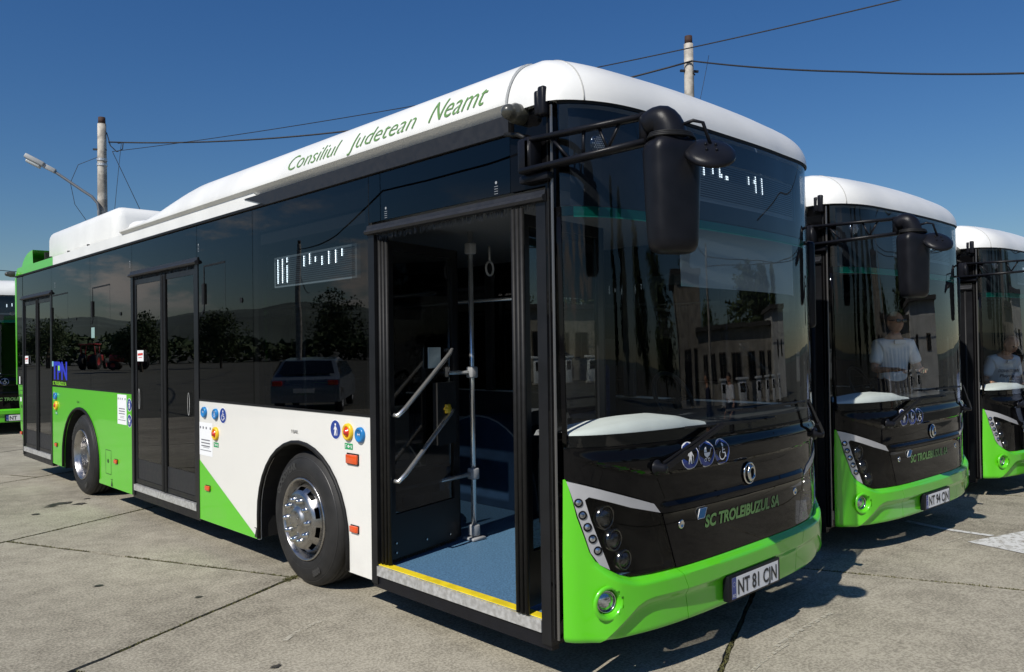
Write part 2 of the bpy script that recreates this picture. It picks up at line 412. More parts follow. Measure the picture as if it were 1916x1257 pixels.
# ------------------------------------------------------------------ ground
def gz(x): return -.02*min(max(x, 0.), 12.)
def ground_material(name, c0, c1, bumpy=.25):
    m = bpy.data.materials.new(name); m.use_nodes = True; t = m.node_tree; b = t.nodes['Principled BSDF']
    tcn = t.nodes.new('ShaderNodeTexCoord'); geo = t.nodes.new('ShaderNodeNewGeometry'); pos = geo.outputs['Position']
    oi = t.nodes.new('ShaderNodeObjectInfo')
    def nz_(sc, det, ro=.6, map_=None):
        n = t.nodes.new('ShaderNodeTexNoise'); n.inputs['Scale'].default_value = sc; n.inputs['Detail'].default_value = det; n.inputs['Roughness'].default_value = ro
        if map_:
            mp_ = t.nodes.new('ShaderNodeMapping'); mp_.inputs['Scale'].default_value = map_; mp_.inputs['Rotation'].default_value = (0, 0, R(-22)); t.links.new(pos, mp_.inputs[0]); t.links.new(mp_.outputs[0], n.inputs[0])
        else: t.links.new(pos, n.inputs[0])
        return n.outputs[0]
    big = nz_(.55, 5, .6); mid = nz_(5., 6, .7); fine = nz_(62., 4, .65); brush = nz_(9., 4, .7, (.35, 5, 1)); grit = nz_(230., 2, .5)
    mx = t.nodes.new('ShaderNodeMix'); mx.data_type = 'RGBA'; mx.inputs[6].default_value = (*c0, 1); mx.inputs[7].default_value = (*c1, 1)
    s = mathn(t, 'ADD', mathn(t, 'MULTIPLY', mrange(t, big, .3, .7, 0, 1), .34), mathn(t, 'MULTIPLY', mrange(t, mid, .3, .7, 0, 1), .30))
    s = mathn(t, 'ADD', s, mathn(t, 'MULTIPLY', mrange(t, brush, .3, .7, 0, 1), .12))
    s = mathn(t, 'ADD', s, mathn(t, 'MULTIPLY', mrange(t, fine, .40, .60, 0, 1), .50))
    s = mathn(t, 'ADD', s, mathn(t, 'MULTIPLY', oi.outputs['Random'], .10))
    t.links.new(mathn(t, 'SUBTRACT', s, .10), mx.inputs[0])
    # dark oil spots, pale chips
    v = t.nodes.new('ShaderNodeTexNoise'); v.inputs['Scale'].default_value = 1.7; v.inputs['Detail'].default_value = 7; v.inputs['Roughness'].default_value = .75; t.links.new(pos, v.inputs[0])
    oil = mrange(t, v.outputs[0], .64, .74, 0, .45)
    mo = t.nodes.new('ShaderNodeMix'); mo.data_type = 'RGBA'; t.links.new(oil, mo.inputs[0]); t.links.new(mx.outputs[2], mo.inputs[6]); mo.inputs[7].default_value = (.07, .065, .055, 1)
    vo = t.nodes.new('ShaderNodeTexVoronoi'); vo.inputs['Scale'].default_value = 46; t.links.new(pos, vo.inputs[0])
    chip = mathn(t, 'MULTIPLY', mrange(t, vo.outputs['Distance'], .05, .16, 1, 0), mrange(t, mid, .52, .66, 0, .55))
    mc = t.nodes.new('ShaderNodeMix'); mc.data_type = 'RGBA'; t.links.new(chip, mc.inputs[0]); t.links.new(mo.outputs[2], mc.inputs[6]); mc.inputs[7].default_value = (.42, .39, .33, 1)
    t.links.new(mc.outputs[2], b.inputs['Base Color']); b.inputs['Roughness'].default_value = .82; b.inputs['Specular IOR Level'].default_value = .25
    bp = t.nodes.new('ShaderNodeBump'); bp.inputs['Strength'].default_value = bumpy; bp.inputs['Distance'].default_value = .006
    t.links.new(mathn(t, 'ADD', mathn(t, 'MULTIPLY', fine, .6), mathn(t, 'MULTIPLY', grit, .5)), bp.inputs['Height']); t.links.new(bp.outputs[0], b.inputs['Normal'])
    return m
slab_m = ground_material('yard_concrete', (.125, .111, .084), (.455, .418, .330), .7)
far_m = ground_material('distant_yard', (.045, .048, .036), (.13, .125, .10), .4)
joint_m = mat('mossy_joint_dirt', (.055, .052, .026), .95, noise_amt=.6, nscale=22, bump=.6, bscale=50)
A_ = R(22.9); EA = Vector((math.cos(A_), math.sin(A_))); EB = Vector((math.sin(A_), -math.cos(A_)))   # EA along the long joints
def gp(a, b, z=0.):   # slab frame: a along EA, b = distance across (increasing away from the camera)
    x = EA.x*a - EB.x*b; y = EA.y*a - EB.y*b
    return Vector((x, y, gz(x)+z))
bm = NB()
rs = [0, 6, 12, 20, 40, 90, 250, 700, 2000, 6000]; n = 48
rings = [[bm.verts.new((rr*math.cos(2*math.pi*k/n), rr*math.sin(2*math.pi*k/n), gz(rr*math.cos(2*math.pi*k/n))-.035)) for k in range(n)] for rr in rs[1:]]
cv = bm.verts.new((0, 0, -.035))
for k in range(n): bm.faces.new((cv, rings[0][k], rings[0][(k+1) % n]))
for i in range(len(rings)-1):
    for k in range(n): bm.faces.new((rings[i][k], rings[i+1][k], rings[i+1][(k+1) % n], rings[i][(k+1) % n]))
tag(obj('ground', bm, far_m), kind='structure')
pavement = tag(empty('pavement'), kind='structure')
ROW0, ROWH, SL_ = .08, 3.2, 4.35
row_off = {0: -1.65, 1: .75, 2: -1.0}
def slab_mesh(a0, a1, b0, b1, seed):
    rnd = random.Random(seed); b = NB(); g = .017; na, nb = 60, 44
    top = []
    for i in range(na+1):
        row = []
        for j in range(nb+1):
            a = a0+g+(a1-a0-2*g)*i/na; c = b0+g+(b1-b0-2*g)*j/nb
            if i in (0, na): a += (rnd.uniform(-.004, .004)+.007*noise.noise(Vector((a*3, c*3, 9))))
            if j in (0, nb): c += (rnd.uniform(-.004, .004)+.007*noise.noise(Vector((a*3, c*3, 5))))
            row.append(b.verts.new(gp(a, c, noise.noise(Vector((a*.7, c*.7, seed)))*.003)))
        top.append(row)
    for i in range(na):
        for j in range(nb): b.faces.new((top[i][j], top[i+1][j], top[i+1][j+1], top[i][j+1]))
    edge = [top[i][0] for i in range(na+1)]+[top[na][j] for j in range(1, nb+1)]+[top[i][nb] for i in range(na-1, -1, -1)]+[top[0][j] for j in range(nb-1, 0, -1)]
    low = [b.verts.new(v.co+Vector((0, 0, -.06))) for v in edge]
    for k in range(len(edge)): b.faces.new((edge[k], low[k], low[(k+1) % len(edge)], edge[(k+1) % len(edge)]))
    return fix(b)
joints = []
for rw in range(-5, 8):
    b0 = ROW0+rw*ROWH; off = row_off.get(rw % 3, 0) if rw not in (1, 0, -1) else {1: .08, 0: 2.6, -1: 1.75}[rw]
    for k in range(-6, 6):
        a0 = off+k*SL_; a1 = a0+SL_
        c = gp((a0+a1)/2, b0+ROWH/2)
        if math.hypot(c.x-3, c.y-5) > 17: continue
        obj('concrete_slab', slab_mesh(a0, a1, b0, b0+ROWH, rw*31+k), slab_m, pavement)
        joints.append(((a0, b0), (a1, b0))); joints.append(((a0, b0), (a0, b0+ROWH)))
bm = NB()
for (p, q) in joints:
    n = 40; prev = None
    for i in range(n+1):
        a = p[0]+(q[0]-p[0])*i/n; c = p[1]+(q[1]-p[1])*i/n; h = -.012+random.uniform(-.004, .012)*(1 if noise.noise(Vector((a*1.3, c*1.3, 3))) > -.1 else .2)
        dx, dy = (0, .022) if p[1] == q[1] else (.021, 0)
        L = [bm.verts.new(gp(a-dx, c-dy, -.02)), bm.verts.new(gp(a+random.uniform(-.004, .004), c+random.uniform(-.004, .004), h)), bm.verts.new(gp(a+dx, c+dy, -.02))]
        if prev: bm.faces.new((prev[0], prev[1], L[1], L[0])); bm.faces.new((prev[1], prev[2], L[2], L[1]))
        prev = L
tag(obj('joint_dirt', bm, joint_m, pavement), kind='stuff')
# moss and small weeds in the joints
moss_m = mat('joint_moss', (.095, .092, .030), .95, noise_amt=.5, nscale=80)
bm = NB()
def tuft(a, c, sz):
    P = gp(a, c, -.008)
    for _ in range(4):
        an = random.uniform(0, 6.28); d = Vector((math.cos(an), math.sin(an), 0)); s_ = Vector((-d.y, d.x, 0))*sz*.28
        v = [bm.verts.new(P+s_), bm.verts.new(P-s_), bm.verts.new(P+d*sz*.6+Vector((0, 0, sz*random.uniform(.4, 1.))))]; bm.faces.new(v)
for (p, q) in joints:
    mid_ = gp((p[0]+q[0])/2, (p[1]+q[1])/2)
    if math.hypot(mid_.x+1.5, mid_.y-3) > 9: continue
    for _ in range(900):
        t_ = random.random(); a = p[0]+(q[0]-p[0])*t_; c = p[1]+(q[1]-p[1])*t_
        if noise.noise(Vector((a*.9, c*.9, 7))) > -.12: tuft(a+random.gauss(0, .008), c+random.gauss(0, .008), random.uniform(.007, .020))
for _ in range(160): tuft(*(lambda a, c: (a, c))(-.02+random.gauss(0, .05)+.08, 3.28+random.gauss(0, .02)), random.uniform(.01, .028))
tag(obj('joint_moss', bm, moss_m, pavement), kind='stuff')
# painted markings
mark_m = bpy.data.materials.new('worn_white_marking'); mark_m.use_nodes = True
t = mark_m.node_tree; b_ = t.nodes['Principled BSDF']; geo = t.nodes.new('ShaderNodeNewGeometry'); n_ = t.nodes.new('ShaderNodeTexNoise'); n_.inputs['Scale'].default_value = 22; n_.inputs['Detail'].default_value = 8; n_.inputs['Roughness'].default_value = .75
t.links.new(geo.outputs['Position'], n_.inputs[0]); mx = t.nodes.new('ShaderNodeMix'); mx.data_type = 'RGBA'; mx.inputs[6].default_value = (.62, .62, .60, 1); mx.inputs[7].default_value = (.28, .26, .22, 1)
t.links.new(mrange(t, n_.outputs[0], .48, .62, 0, 1), mx.inputs[0]); t.links.new(mx.outputs[2], b_.inputs['Base Color']); b_.inputs['Roughness'].default_value = .8
def ground_poly(poly, z=.006, step=.12):
    b2 = NB(); b2.faces.new([b2.verts.new((x, y, 0)) for x, y in poly])
    xs = [p[0] for p in poly]; k = math.floor(min(xs)/step)+1
    while k*step < max(xs):
        bmesh.ops.bisect_plane(b2, geom=b2.verts[:]+b2.edges[:]+b2.faces[:], dist=1e-5, plane_co=(k*step, 0, 0), plane_no=(1, 0, 0)); k += 1
    for v in b2.verts: v.co.z = gz(v.co.x)+z
    return b2
bm = ground_poly([(4.12, .60), (4.03, .60), (3.91, .17), (3.92, -.17), (4.00, -.19), (4.00, .17)])
tag(obj('painted_line', bm, mark_m, pavement), 'narrow worn white line running out from the second bus')
bm = ground_poly([(3.54, -.10), (4.23, -.28), (4.9, -.47), (4.7, -1.15), (3.86, -.93), (3.35, -.80)])
tag(obj('painted_block', bm, mark_m, pavement), 'broad worn white painted block in front of the second bus')
scr = bpy.data.materials.new('chalky_scratch'); scr.use_nodes = True; t = scr.node_tree; b_ = t.nodes['Principled BSDF']; geo = t.nodes.new('ShaderNodeNewGeometry'); n_ = t.nodes.new('ShaderNodeTexNoise'); n_.inputs['Scale'].default_value = 30; n_.inputs['Detail'].default_value = 6
t.links.new(geo.outputs['Position'], n_.inputs[0]); b_.inputs['Base Color'].default_value = (.50, .47, .38, 1); b_.inputs['Roughness'].default_value = .9; t.links.new(mrange(t, n_.outputs[0], .42, .62, .75, 0), b_.inputs['Alpha'])
SCRATCH = ((((3.21, .02), (3.49, .02), (3.80, -.04)), .02), (((3.07, -.03), (3.20, -.10), (3.22, -.24)), .018), (((-.07, -.18), (.35, -.13), (.80, -.13)), .03), (((-.41, -.25), (-.2, -.21), (.1, -.20)), .02), (((-1.9, 1.9), (-1.75, 2.02), (-1.55, 2.05)), .035))
oil = mat('oil_drip', (.045, .040, .032), .5); rnd = random.Random(11)
for cx_, cy_, rr in ((-1.60, 7.60, .075), (-1.72, 7.50, .04), (-1.45, 7.42, .05), (-1.95, 7.15, .03), (-1.3, 7.7, .03), (-2.3, 3.9, .02), (-1.9, 3.1, .018), (-2.1, 1.6, .02)):
    bm = NB(); bm.faces.new([bm.verts.new((cx_+rr*(1+rnd.uniform(-.35, .35))*math.cos(a)*1.5, cy_+rr*(1+rnd.uniform(-.35, .35))*math.sin(a), .0058)) for a in np.linspace(0, 2*math.pi, 16, endpoint=False)]); obj('oil_stain', bm, oil, pavement)
for pts, wd in SCRATCH:
    bm = NB(); prev = None
    P_ = [(pts[0][0]*(1-t_)**2+2*pts[1][0]*t_*(1-t_)+pts[2][0]*t_*t_, pts[0][1]*(1-t_)**2+2*pts[1][1]*t_*(1-t_)+pts[2][1]*t_*t_) for t_ in np.linspace(0, 1, 24)]
    for i_ in range(1, 24):
        d_ = Vector((P_[i_][0]-P_[i_-1][0], P_[i_][1]-P_[i_-1][1])).normalized(); L = [bm.verts.new((P_[i_][0]-sg*d_.y*wd/2, P_[i_][1]+sg*d_.x*wd/2, gz(P_[i_][0])+.0055)) for sg in (-1, 1)]
        if prev: bm.faces.new((prev[0], prev[1], L[1], L[0]))
        prev = L
    obj('chalk_scratch', bm, scr, pavement)

# ------------------------------------------------------------------ the bus
ZG, ZB, ZS = 2.80, 1.262, .226
YF, YR = 2.80, 8.03
def arch_pts(yc, hw, z0=ZS, zv=.42, top=1.03, n=18):
    P = [(yc-hw, z0), (yc-hw, zv)]
    for k in range(1, n): a = math.pi-math.pi*k/n; P.append((yc+hw*math.cos(a), zv+(top-zv)*math.sin(a)))
    return P+[(yc+hw, zv), (yc+hw, z0)]
def sheet(bm, poly, mapf, w=0., thick=.02):
    """flat side panel of real thickness"""
    b2 = NB(); vs = [b2.verts.new(mapf(a, b, w)) for a, b in poly]; b2.faces.new(vs)
    ins = [b2.verts.new(mapf(a, b, w-thick)) for a, b in poly]; b2.faces.new(ins[::-1])
    for k in range(len(vs)): b2.faces.new((vs[k], ins[k], ins[(k+1) % len(vs)], vs[(k+1) % len(vs)]))
    b2.normal_update(); bmesh.ops.triangulate(b2, faces=[fc for fc in b2.faces if len(fc.verts) > 4], ngon_method='EAR_CLIP'); fix(b2); merge(bm, b2)
def rect(y0, y1, z0, z1): return [(y0, z0), (y1, z0), (y1, z1), (y0, z1)]

def make_bus(root):
    SPLIT = {'door_frame', 'rail_clamp', 'handrail', 'rain_channel', 'roof_edge', 'window_pillars', 'inner_lining', 'windscreen_border', 'header_backing', 'belt_rubber', 'aerial_block', 'window_catch', 'post_seal', 'floor', 'wheel_box', 'heater_trim', 'cab_wall', 'underbody', 'rear_sticker', 'dashboard', 'box_trim', 'nose_seal', 'tyre_sidewall'}
    SING = {'window_pillars': 'window_pillar', 'inner_lining': 'lining_panel', 'header_backing': 'header_panel'}
    def P(name, bm, m, sm=None, parent=root):
        if name in SPLIT:
            o = None
            for nb in islands(bm): o = obj(SING.get(name, name), nb, m, parent, sm)
            return o
        return obj(name, bm, m, parent, sm)
    # ---- lower side panels
    g = .003
    bm = NB(); sheet(bm, [(1.90, ZS), *arch_pts(YF+.02, .635), (4.59, ZS), (4.59, ZB), (1.90, ZB)], smap); P('side_panel', bm, white)['label'] = 'white lower side panel'
    bm = NB(); sheet(bm, [(6.23, ZS), (7.33, ZS), *arch_pts(YR, .70)[1:-1], (8.73, .26), (9.22, .27), (9.22, ZB), (6.23, ZB)], smap); P('side_panel', bm, green)['label'] = 'green lower side panel'
    bm = NB(); decal(bm, [[(3.47, ZS+.002), (4.585, ZS+.002), (4.585, .755)]], smap, .0022); P('green_wedge', bm, green)
    bm = NB(); sheet(bm, [(10.68, .33), (10.66, .30), (10.86, .62), (11.0, 1.235), (10.68, 1.235)], smap); P('rear_corner_panel', bm, green)
    # right-hand side (faces the next bus)
    bm = NB(); sheet(bm, [(.33, ZS), (2.12, ZS), *arch_pts(YF, .66), (3.5, ZS), (4.59, ZS), (4.59, ZB), (.33, ZB)], smapR); P('side_panel', bm, white)['label'] = 'white lower side panel'
    bm = NB(); sheet(bm, [(4.593, ZS), (7.33, ZS), *arch_pts(YR, .70)[1:-1], (8.73, .26), (10.66, .30), (10.86, .62), (11.0, ZB), (4.593, ZB)], smapR); P('side_panel', bm, green)['label'] = 'green lower side panel'
    bm = NB(); sheet(bm, rect(.30, 11.02, ZB+.003, ZG), smapR, 0, .012); P('side_glazing', bm, glass_side)
    # ---- side glazing, door side, pane by pane
    def pane(y0, y1, z0=ZB+.004, z1=ZG):
        b = NB(); sheet(b, rect(y0+g, y1-g, z0, z1), smap, 0, .008); return P('window_pane', b, glass_side)
    b = NB()
    for rc in ((1.903, 3.517, ZB+.004, 2.155), (1.903, 3.517, 2.415, ZG), (1.903, 2.105, 2.155, 2.415), (3.275, 3.517, 2.155, 2.415)):
        vs = [b.verts.new(smap(y_, z_, 0)) for y_, z_ in ((rc[0], rc[2]), (rc[1], rc[2]), (rc[1], rc[3]), (rc[0], rc[3]))]; b.faces.new(vs[::-1])
    bmesh.ops.remove_doubles(b, verts=b.verts[:], dist=1e-4); fix(b); P('window_pane', b, glass_side)
    b = NB(); b.faces.new([b.verts.new(smap(y_, z_, 0)) for y_, z_ in ((2.105, 2.155), (2.105, 2.415), (3.275, 2.415), (3.275, 2.155))]); P('display_window', b, glass('display_window_glass', (.42, .45, .47), 1.47, .0012))
    panes = [pane(3.52, 4.59), pane(6.23, 7.61), pane(7.61, 9.22)]
    pane(.59, 1.77, 2.50, ZG); pane(1.77, 1.90, 2.50, ZG); pane(4.59, 6.23, 2.50, ZG); pane(9.22, 10.70, 2.50, ZG); pane(10.72, 11.05, 1.24, ZG)
    # black interior frit behind the upper band and pillars between panes
    bm = NB()
    for yy in (1.92, 3.52, 7.61): sheet(bm, rect(yy-.02 if yy < 2 else yy-.05, yy+.05, ZB, ZG), smap, -.02, .04)
    sheet(bm, rect(.45, 11.0, 2.62, 2.86), smap, -.035, .05); sheet(bm, rect(.5, 11.0, 2.62, 2.86), smapR, -.035, .05)
    for yy in (1.775, 3.52, 5.4, 7.61, 9.3): sheet(bm, rect(yy-.05, yy+.05, ZB, ZG), smapR, -.02, .04)
    P('window_pillars', bm, int_dark)
    # sliding quarter-light frames and catches
    for (y0, y1) in ((4.44, 4.02), (7.52, 6.92), (9.19, 8.5)):
        bm = NB(); stroke(bm, [(y0, 2.06), (y0, 2.43), (y1, 2.435)], .016, smap, .003); sheet(bm, rect(y0-.022, y0+.022, 2.10, 2.28), smap, .014, .014)
        stroke(bm, [(y0+.05, 2.02), (y0+.0, 2.06)], .02, smap, .004); P('window_catch', bm, rubber)
        bm = NB(); stroke(bm, [(y1, 2.43), (y1, 2.06)], .004, smap, .002); P('window_sash', bm, gutter_m)
        bm = NB(); decal(bm, [circ(y1-.35 if y0 > 5 else y1-.30, 2.10, .022)], smap, .006); P('window_stop', bm, rubber)
    # belt rubber
    bm = NB()
    for a, b in ((1.90, 4.59), (6.23, 9.22)): sheet(bm, rect(a, b, ZB-.002, ZB+.014), smap, .004, .012)
    P('belt_rubber', bm, rubber)
    # ---- gutter rail
    bm = NB(); sheet(bm, [(.58, 2.803), (3.25, 2.803), (3.62, 2.895), (.58, 2.90)], smap, .022, .04); P('gutter_rail', bm, gutter_m)['label'] = 'tall dark grey gutter rail'
    bm = NB(); sheet(bm, [(3.25, 2.803), (11.06, 2.803), (11.06, 2.823), (3.33, 2.823)], smap, .020, .04); sheet(bm, rect(.3, 11.05, 2.803, 2.86), smapR, .02, .04)
    P('rain_channel', bm, rubber)
    bm = NB(); sheet(bm, [(3.34, 2.826), (9.10, 2.826), (9.10, 2.93), (3.48, 2.93)], smap, .012, .04); sheet(bm, rect(.3, 9.1, 2.862, 2.93), smapR, .012, .04); P('roof_edge', bm, roofw)
    bm = NB(); sheet(bm, [(9.103, 2.826), (11.06, 2.826), (10.95, 2.93), (9.103, 2.93)], smap, .012, .04); sheet(bm, rect(9.103, 11.05, 2.862, 2.93), smapR, .012, .04); P('roof_edge', bm, green)['label'] = 'green end of the roof edge'
    # ---- roof deck and cowl
    bm = NB(); box(bm, -1.26, 1.26, .6, 11.0, 2.885, 2.93); P('roof_deck', bm, roofw)
    def sec(y):      # cowl cross-section, one side, outer -> centre: (x, z)
        tall = 1 - ss((y-4.55)/1.9)
        zt = 2.945+.285*tall
        pts = [(1.262, 2.905), (1.318, 2.950), (1.320, 2.963)]
        h = zt-2.963
        for k in range(1, 11):
            a = k/10*math.pi/2; pts.append((1.320-.16*(1-math.cos(a))-.07*k/10*tall, 2.963+h*.93*math.sin(a)))
        xl = pts[-1][0]; zl = pts[-1][1]
        for k in range(1, 7): pts.append((xl*(1-k/6), zl+(zt+.02*tall-zl)*math.sin(k/6*math.pi/2)))
        return pts
    bm = NB(); ys = [.578, .7, 1, 1.5, 2, 2.5, 3, 3.5, 4, 4.3]+[4.55+k*.12 for k in range(17)]; prev = None
    for y in ys:
        s_ = sec(y); row = [bm.verts.new((-a, y, b)) for a, b in s_]+[bm.verts.new((a, y, b)) for a, b in s_[-2::-1]]
        if prev:
            for k in range(len(row)-1): bm.faces.new((prev[k], prev[k+1], row[k+1], row[k]))
        prev = row
    bm.faces.new([bm.verts.new((-a, .5785, b)) for a, b in sec(.578)]+[bm.verts.new((a, .5785, b)) for a, b in sec(.578)[-2::-1]])
    bmesh.ops.remove_doubles(bm, verts=bm.verts[:], dist=1e-4); fix(bm); P('roof_cowl', bm, roofw, 28)
    # nose cap of the roof
    bm = NB(); path = []
    path.append((-HW, .572, -1, 0)); path.append((-HW, .45, -1, 0)); path.append((-HW, .35, -1, 0))
    for k in range(0, 61):
        s0 = -SMAX + 2*SMAX*k/60; x = float(np.interp(s0, _s, _x)); y = float(np.interp(s0, _s, _y)); i = min(max(int(np.searchsorted(_s, s0)), 2), 798)
        tx, ty = _x[i+2]-_x[i-2], _y[i+2]-_y[i-2]; L = math.hypot(tx, ty); path.append((x, y, ty/L, -tx/L))
    path += [(HW, .35, 1, 0), (HW, .45, 1, 0), (HW, .572, 1, 0)]
    N_ = 18; prev = None
    for (x, y, nx, ny) in path:
        row = []; fr = max(0., -ny)
        o0 = bulge(x, 2.9)*fr+.012; side = 1-fr
        ox = x+nx*(o0+.02*side); oy = y+ny*o0+rake(x, 2.9)*fr
        tx_ = max(-1.06, min(1.06, ox)); ty_ = .574
        for j in range(N_+1):
            a = j/N_*math.pi/2; q = 1-math.cos(a)**1.15 if fr > .5 else 1-math.cos(a)
            q = (1-math.cos(a)) if j < N_ else 1.
            zz = 2.905+(.303+.028*(1-(tx_/1.06)**2))*math.sin(a)
            row.append(bm.verts.new((ox+(tx_-ox)*q, oy+(ty_-oy)*q if fr > .02 else oy+(ty_-oy)*q*.98, zz)))
        if abs(x+1.19) < .035 and fr > .3: seam_row = [v.co.copy() for v in row]
        if prev:
            for k in range(len(row)-1): bm.faces.new((prev[k], prev[k+1], row[k+1], row[k]))
        prev = row
    bmesh.ops.remove_doubles(bm, verts=bm.verts[:], dist=1e-4); fix(bm); P('roof_nose', bm, roofw, 60)
    bm = NB(); tube(bm, seam_row[:15], .004, 6); P('nose_joint', bm, mat('joint_sealant', (.42, .42, .40), .6), 60)
    bm = NB(); stroke(bm, [(-1.0, 2.905), (1.0, 2.905)], .012, fmap, .004, True)  # seal under the nose
    patch(bm, [(-1.262, 2.893), (1.262, 2.893), (1.262, 2.908), (-1.262, 2.908)], .006, .02); P('nose_seal', bm, rubber)
    # roof units
    bm = NB(); rbox(bm, -1.12, 1.12, 7.24, 10.05, 2.90, 3.37, .13, 5); P('roof_unit', bm, roofw, 35)
    bm = NB(); rbox(bm, -1.02, 1.02, 6.0, 7.23, 2.88, 3.19, .12, 5)
    for v in bm.verts: v.co.z = 2.88+(v.co.z-2.88)*(1-.25*ss((7.2-v.co.y)/1.2))
    P('roof_unit', bm, roofw, 35)
    bm = NB(); rbox(bm, -.95, .95, 9.95, 10.62, 2.90, 3.22, .10, 4); box(bm, -1.0, 1.0, 10.06, 10.13, 2.93, 3.10); P('roof_unit', bm, roofw, 35)
    bm = NB(); box(bm, -1.08, 1.08, 10.30, 10.36, 2.93, 3.12); P('cooler_grille', bm, under_m)
    bm = NB(); prev = None
    for k in range(13):
        a = k/12*math.pi/2; y = 10.48+.66*math.sin(a); z = 2.92+.27*math.cos(a)
        row = [bm.verts.new((x, y-(.0 if abs(x) < 1.1 else .03), z-(.0 if abs(x) < 1.1 else .03))) for x in (-1.20, -1.12, 1.12, 1.20)]
        if prev:
            for j in range(3): bm.faces.new((prev[j], prev[j+1], row[j+1], row[j]))
        prev = row
    for sx in (-1.20, 1.20):
        bm.faces.new([bm.verts.new((sx, 10.45, 2.93))]+[bm.verts.new((sx, 10.48+.63*math.sin(k/12*math.pi/2), 2.89+.27*math.cos(k/12*math.pi/2))) for k in range(13)])
    box(bm, -1.2, 1.2, 9.3, 11.05, 2.925, 2.94); fix(bm); P('tail_fairing', bm, green, 40)
    for yy in (7.9, 8.7, 9.5):
        bm = NB(); box(bm, -1.215, -1.19, yy, yy+.03, 2.93, 2.98); P('lifting_lug', bm, rubber)
    # ---- rear
    bm = NB()
    box(bm, -1.262, 1.262, 10.62, 10.66, .31, 1.24); b4 = [(10.62, .30), (10.86, .60), (11.05, 1.24), (11.12, 2.80), (11.02, 2.90), (10.98, 2.90), (10.98, 1.24), (10.82, .6), (10.6, .33)]
    vs0 = [bm.verts.new((-1.262, a, b)) for a, b in b4]; vs1 = [bm.verts.new((1.262, a, b)) for a, b in b4]
    for k in range(len(b4)): bm.faces.new((vs0[k], vs1[k], vs1[(k+1) % 9], vs0[(k+1) % 9]))
    fix(bm); P('rear_wall', bm, green)
    bm = NB(); sheet(bm, [(11.05, 1.236), (11.10, 1.236), (11.15, 2.80), (11.06, 2.80)], smap, .003, .05); P('rear_pillar', bm, green)
    bm = NB(); stroke(bm, rect(10.74, 10.90, .72, 1.16), .007, smap, .002, closed=True); stroke(bm, [(10.72, 1.08), (10.96, 1.08)], .012, smap, .0025)
    decal(bm, [circ(10.80, .93, .025)], smap, .003); stroke(bm, rect(10.72, 10.95, 1.10, 1.22), .006, smap, .002, closed=True); P('service_flap_outline', bm, ink)
    bm = NB(); decal(bm, [rect(10.80, 10.87, 1.0, 1.06)], smap, .003); decal(bm, [rect(10.83, 10.88, 1.25, 1.36)], smap, .012); P('rear_sticker', bm, paper)
    # ---- front post beside the door, black
    bm = NB(); sheet(bm, [(.295, .24), (.338, .238), (.338, 2.905), (.285, 2.905)], smap, .004, .05); sheet(bm, rect(.34, .59, 2.50, 2.905), smap, 0., .03); P('door_post', bm, blackp)
    bm = NB(); stroke(bm, [(.318, .26), (.318, 2.86)], .010, smap, .007); P('post_seal', bm, rubber)
    bm = NB(); tube(bm, [(-1.283, .288, .26), (-1.283, .288, 2.89)], .007, 6); P('post_trim', bm, mat('brushed_trim', (.25, .24, .23), .35, metal=.8))
    bm = NB(); sheet(bm, [(.29, .24), (.34, .24), (.34, 2.86), (.29, 2.86)], smapR, .003, .05); P('door_post', bm, blackp)
    # ---- door portals
    def portal(y0, y1, z0, z1, hd):
        b = NB(); sheet(b, rect(y0-.035, y0+.03, z0-.02, z1), smap, .006, .09); sheet(b, rect(y1-.03, y1+.035, z0-.02, z1), smap, .006, .09)
        P('door_frame', b, frame_m)
        b = NB(); prof = [(0, 0), (.028, .004), (.036, .018), (.030, .030), (.014, .036), (.010, .058), (0, .064)]
        L = [b.verts.new((-HW-w_, y0-.04, z1+h_)) for w_, h_ in prof]; Rr = [b.verts.new((-HW-w_, y1+.04, z1+h_)) for w_, h_ in prof]
        for k in range(len(prof)-1): b.faces.new((L[k], L[k+1], Rr[k+1], Rr[k]))
        b.faces.new(L); b.faces.new(Rr[::-1]); fix(b); P('door_header', b, gutter_m, 40)
        # brush seal
        b = NB(); rnd = random.Random(int(y0*10))
        for _ in range(520):
            yy = rnd.uniform(y0+.05, y1-.05); l_ = rnd.uniform(.015, .05); x_ = -HW+rnd.uniform(.0, .02)
            v = [b.verts.new((x_, yy, z1+.002)), b.verts.new((x_, yy+.004, z1+.002)), b.verts.new((x_-.004, yy+rnd.uniform(-.012, .012), z1-l_))]; b.faces.new(v)
        tag(P('brush_seal', b, mat('brush_bristle', (.03, .03, .03), .4)), kind='stuff')
        # step nosing
        b = NB(); sheet(b, rect(y0+.03, y1-.03, z0+.035, z0+.095), smap, .012, .08); P('step_edge', b, alu)
        b = NB(); sheet(b, rect(y0-.03, y1+.03, z0-.045, z0+.033), smap, -.004, .05); P('step_skirt', b, plastic)
    portal(4.60, 6.22, .25, 2.46, 0); portal(9.24, 10.69, .27, 2.45, 0); portal(.375, 1.87, .235, 2.42, 0)
    # mid and rear doors, closed: two leaves each
    def leaf_closed(y0, y1, z0, z1, handle_y=None, label=None):
        d = NB(); sheet(d, rect(y0, y0+.05, z0, z1), smap, -.008, .035); sheet(d, rect(y1-.05, y1, z0, z1), smap, -.008, .035)
        sheet(d, rect(y0+.05, y1-.05, z1-.05, z1), smap, -.008, .035); sheet(d, rect(y0+.05, y1-.05, z0, z0+.045), smap, -.008, .035)
        o = P('door_leaf', d, frame_m)
        d = NB(); sheet(d, rect(y0+.052, y1-.052, z0+.248, z1-.052), smap, -.012, .008); obj('door_pane', d, glass_side, o)
        d = NB(); sheet(d, rect(y0+.052, y1-.052, z0+.047, z0+.245), smap, -.013, .012); obj('kick_plate', d, gutter_m, o)
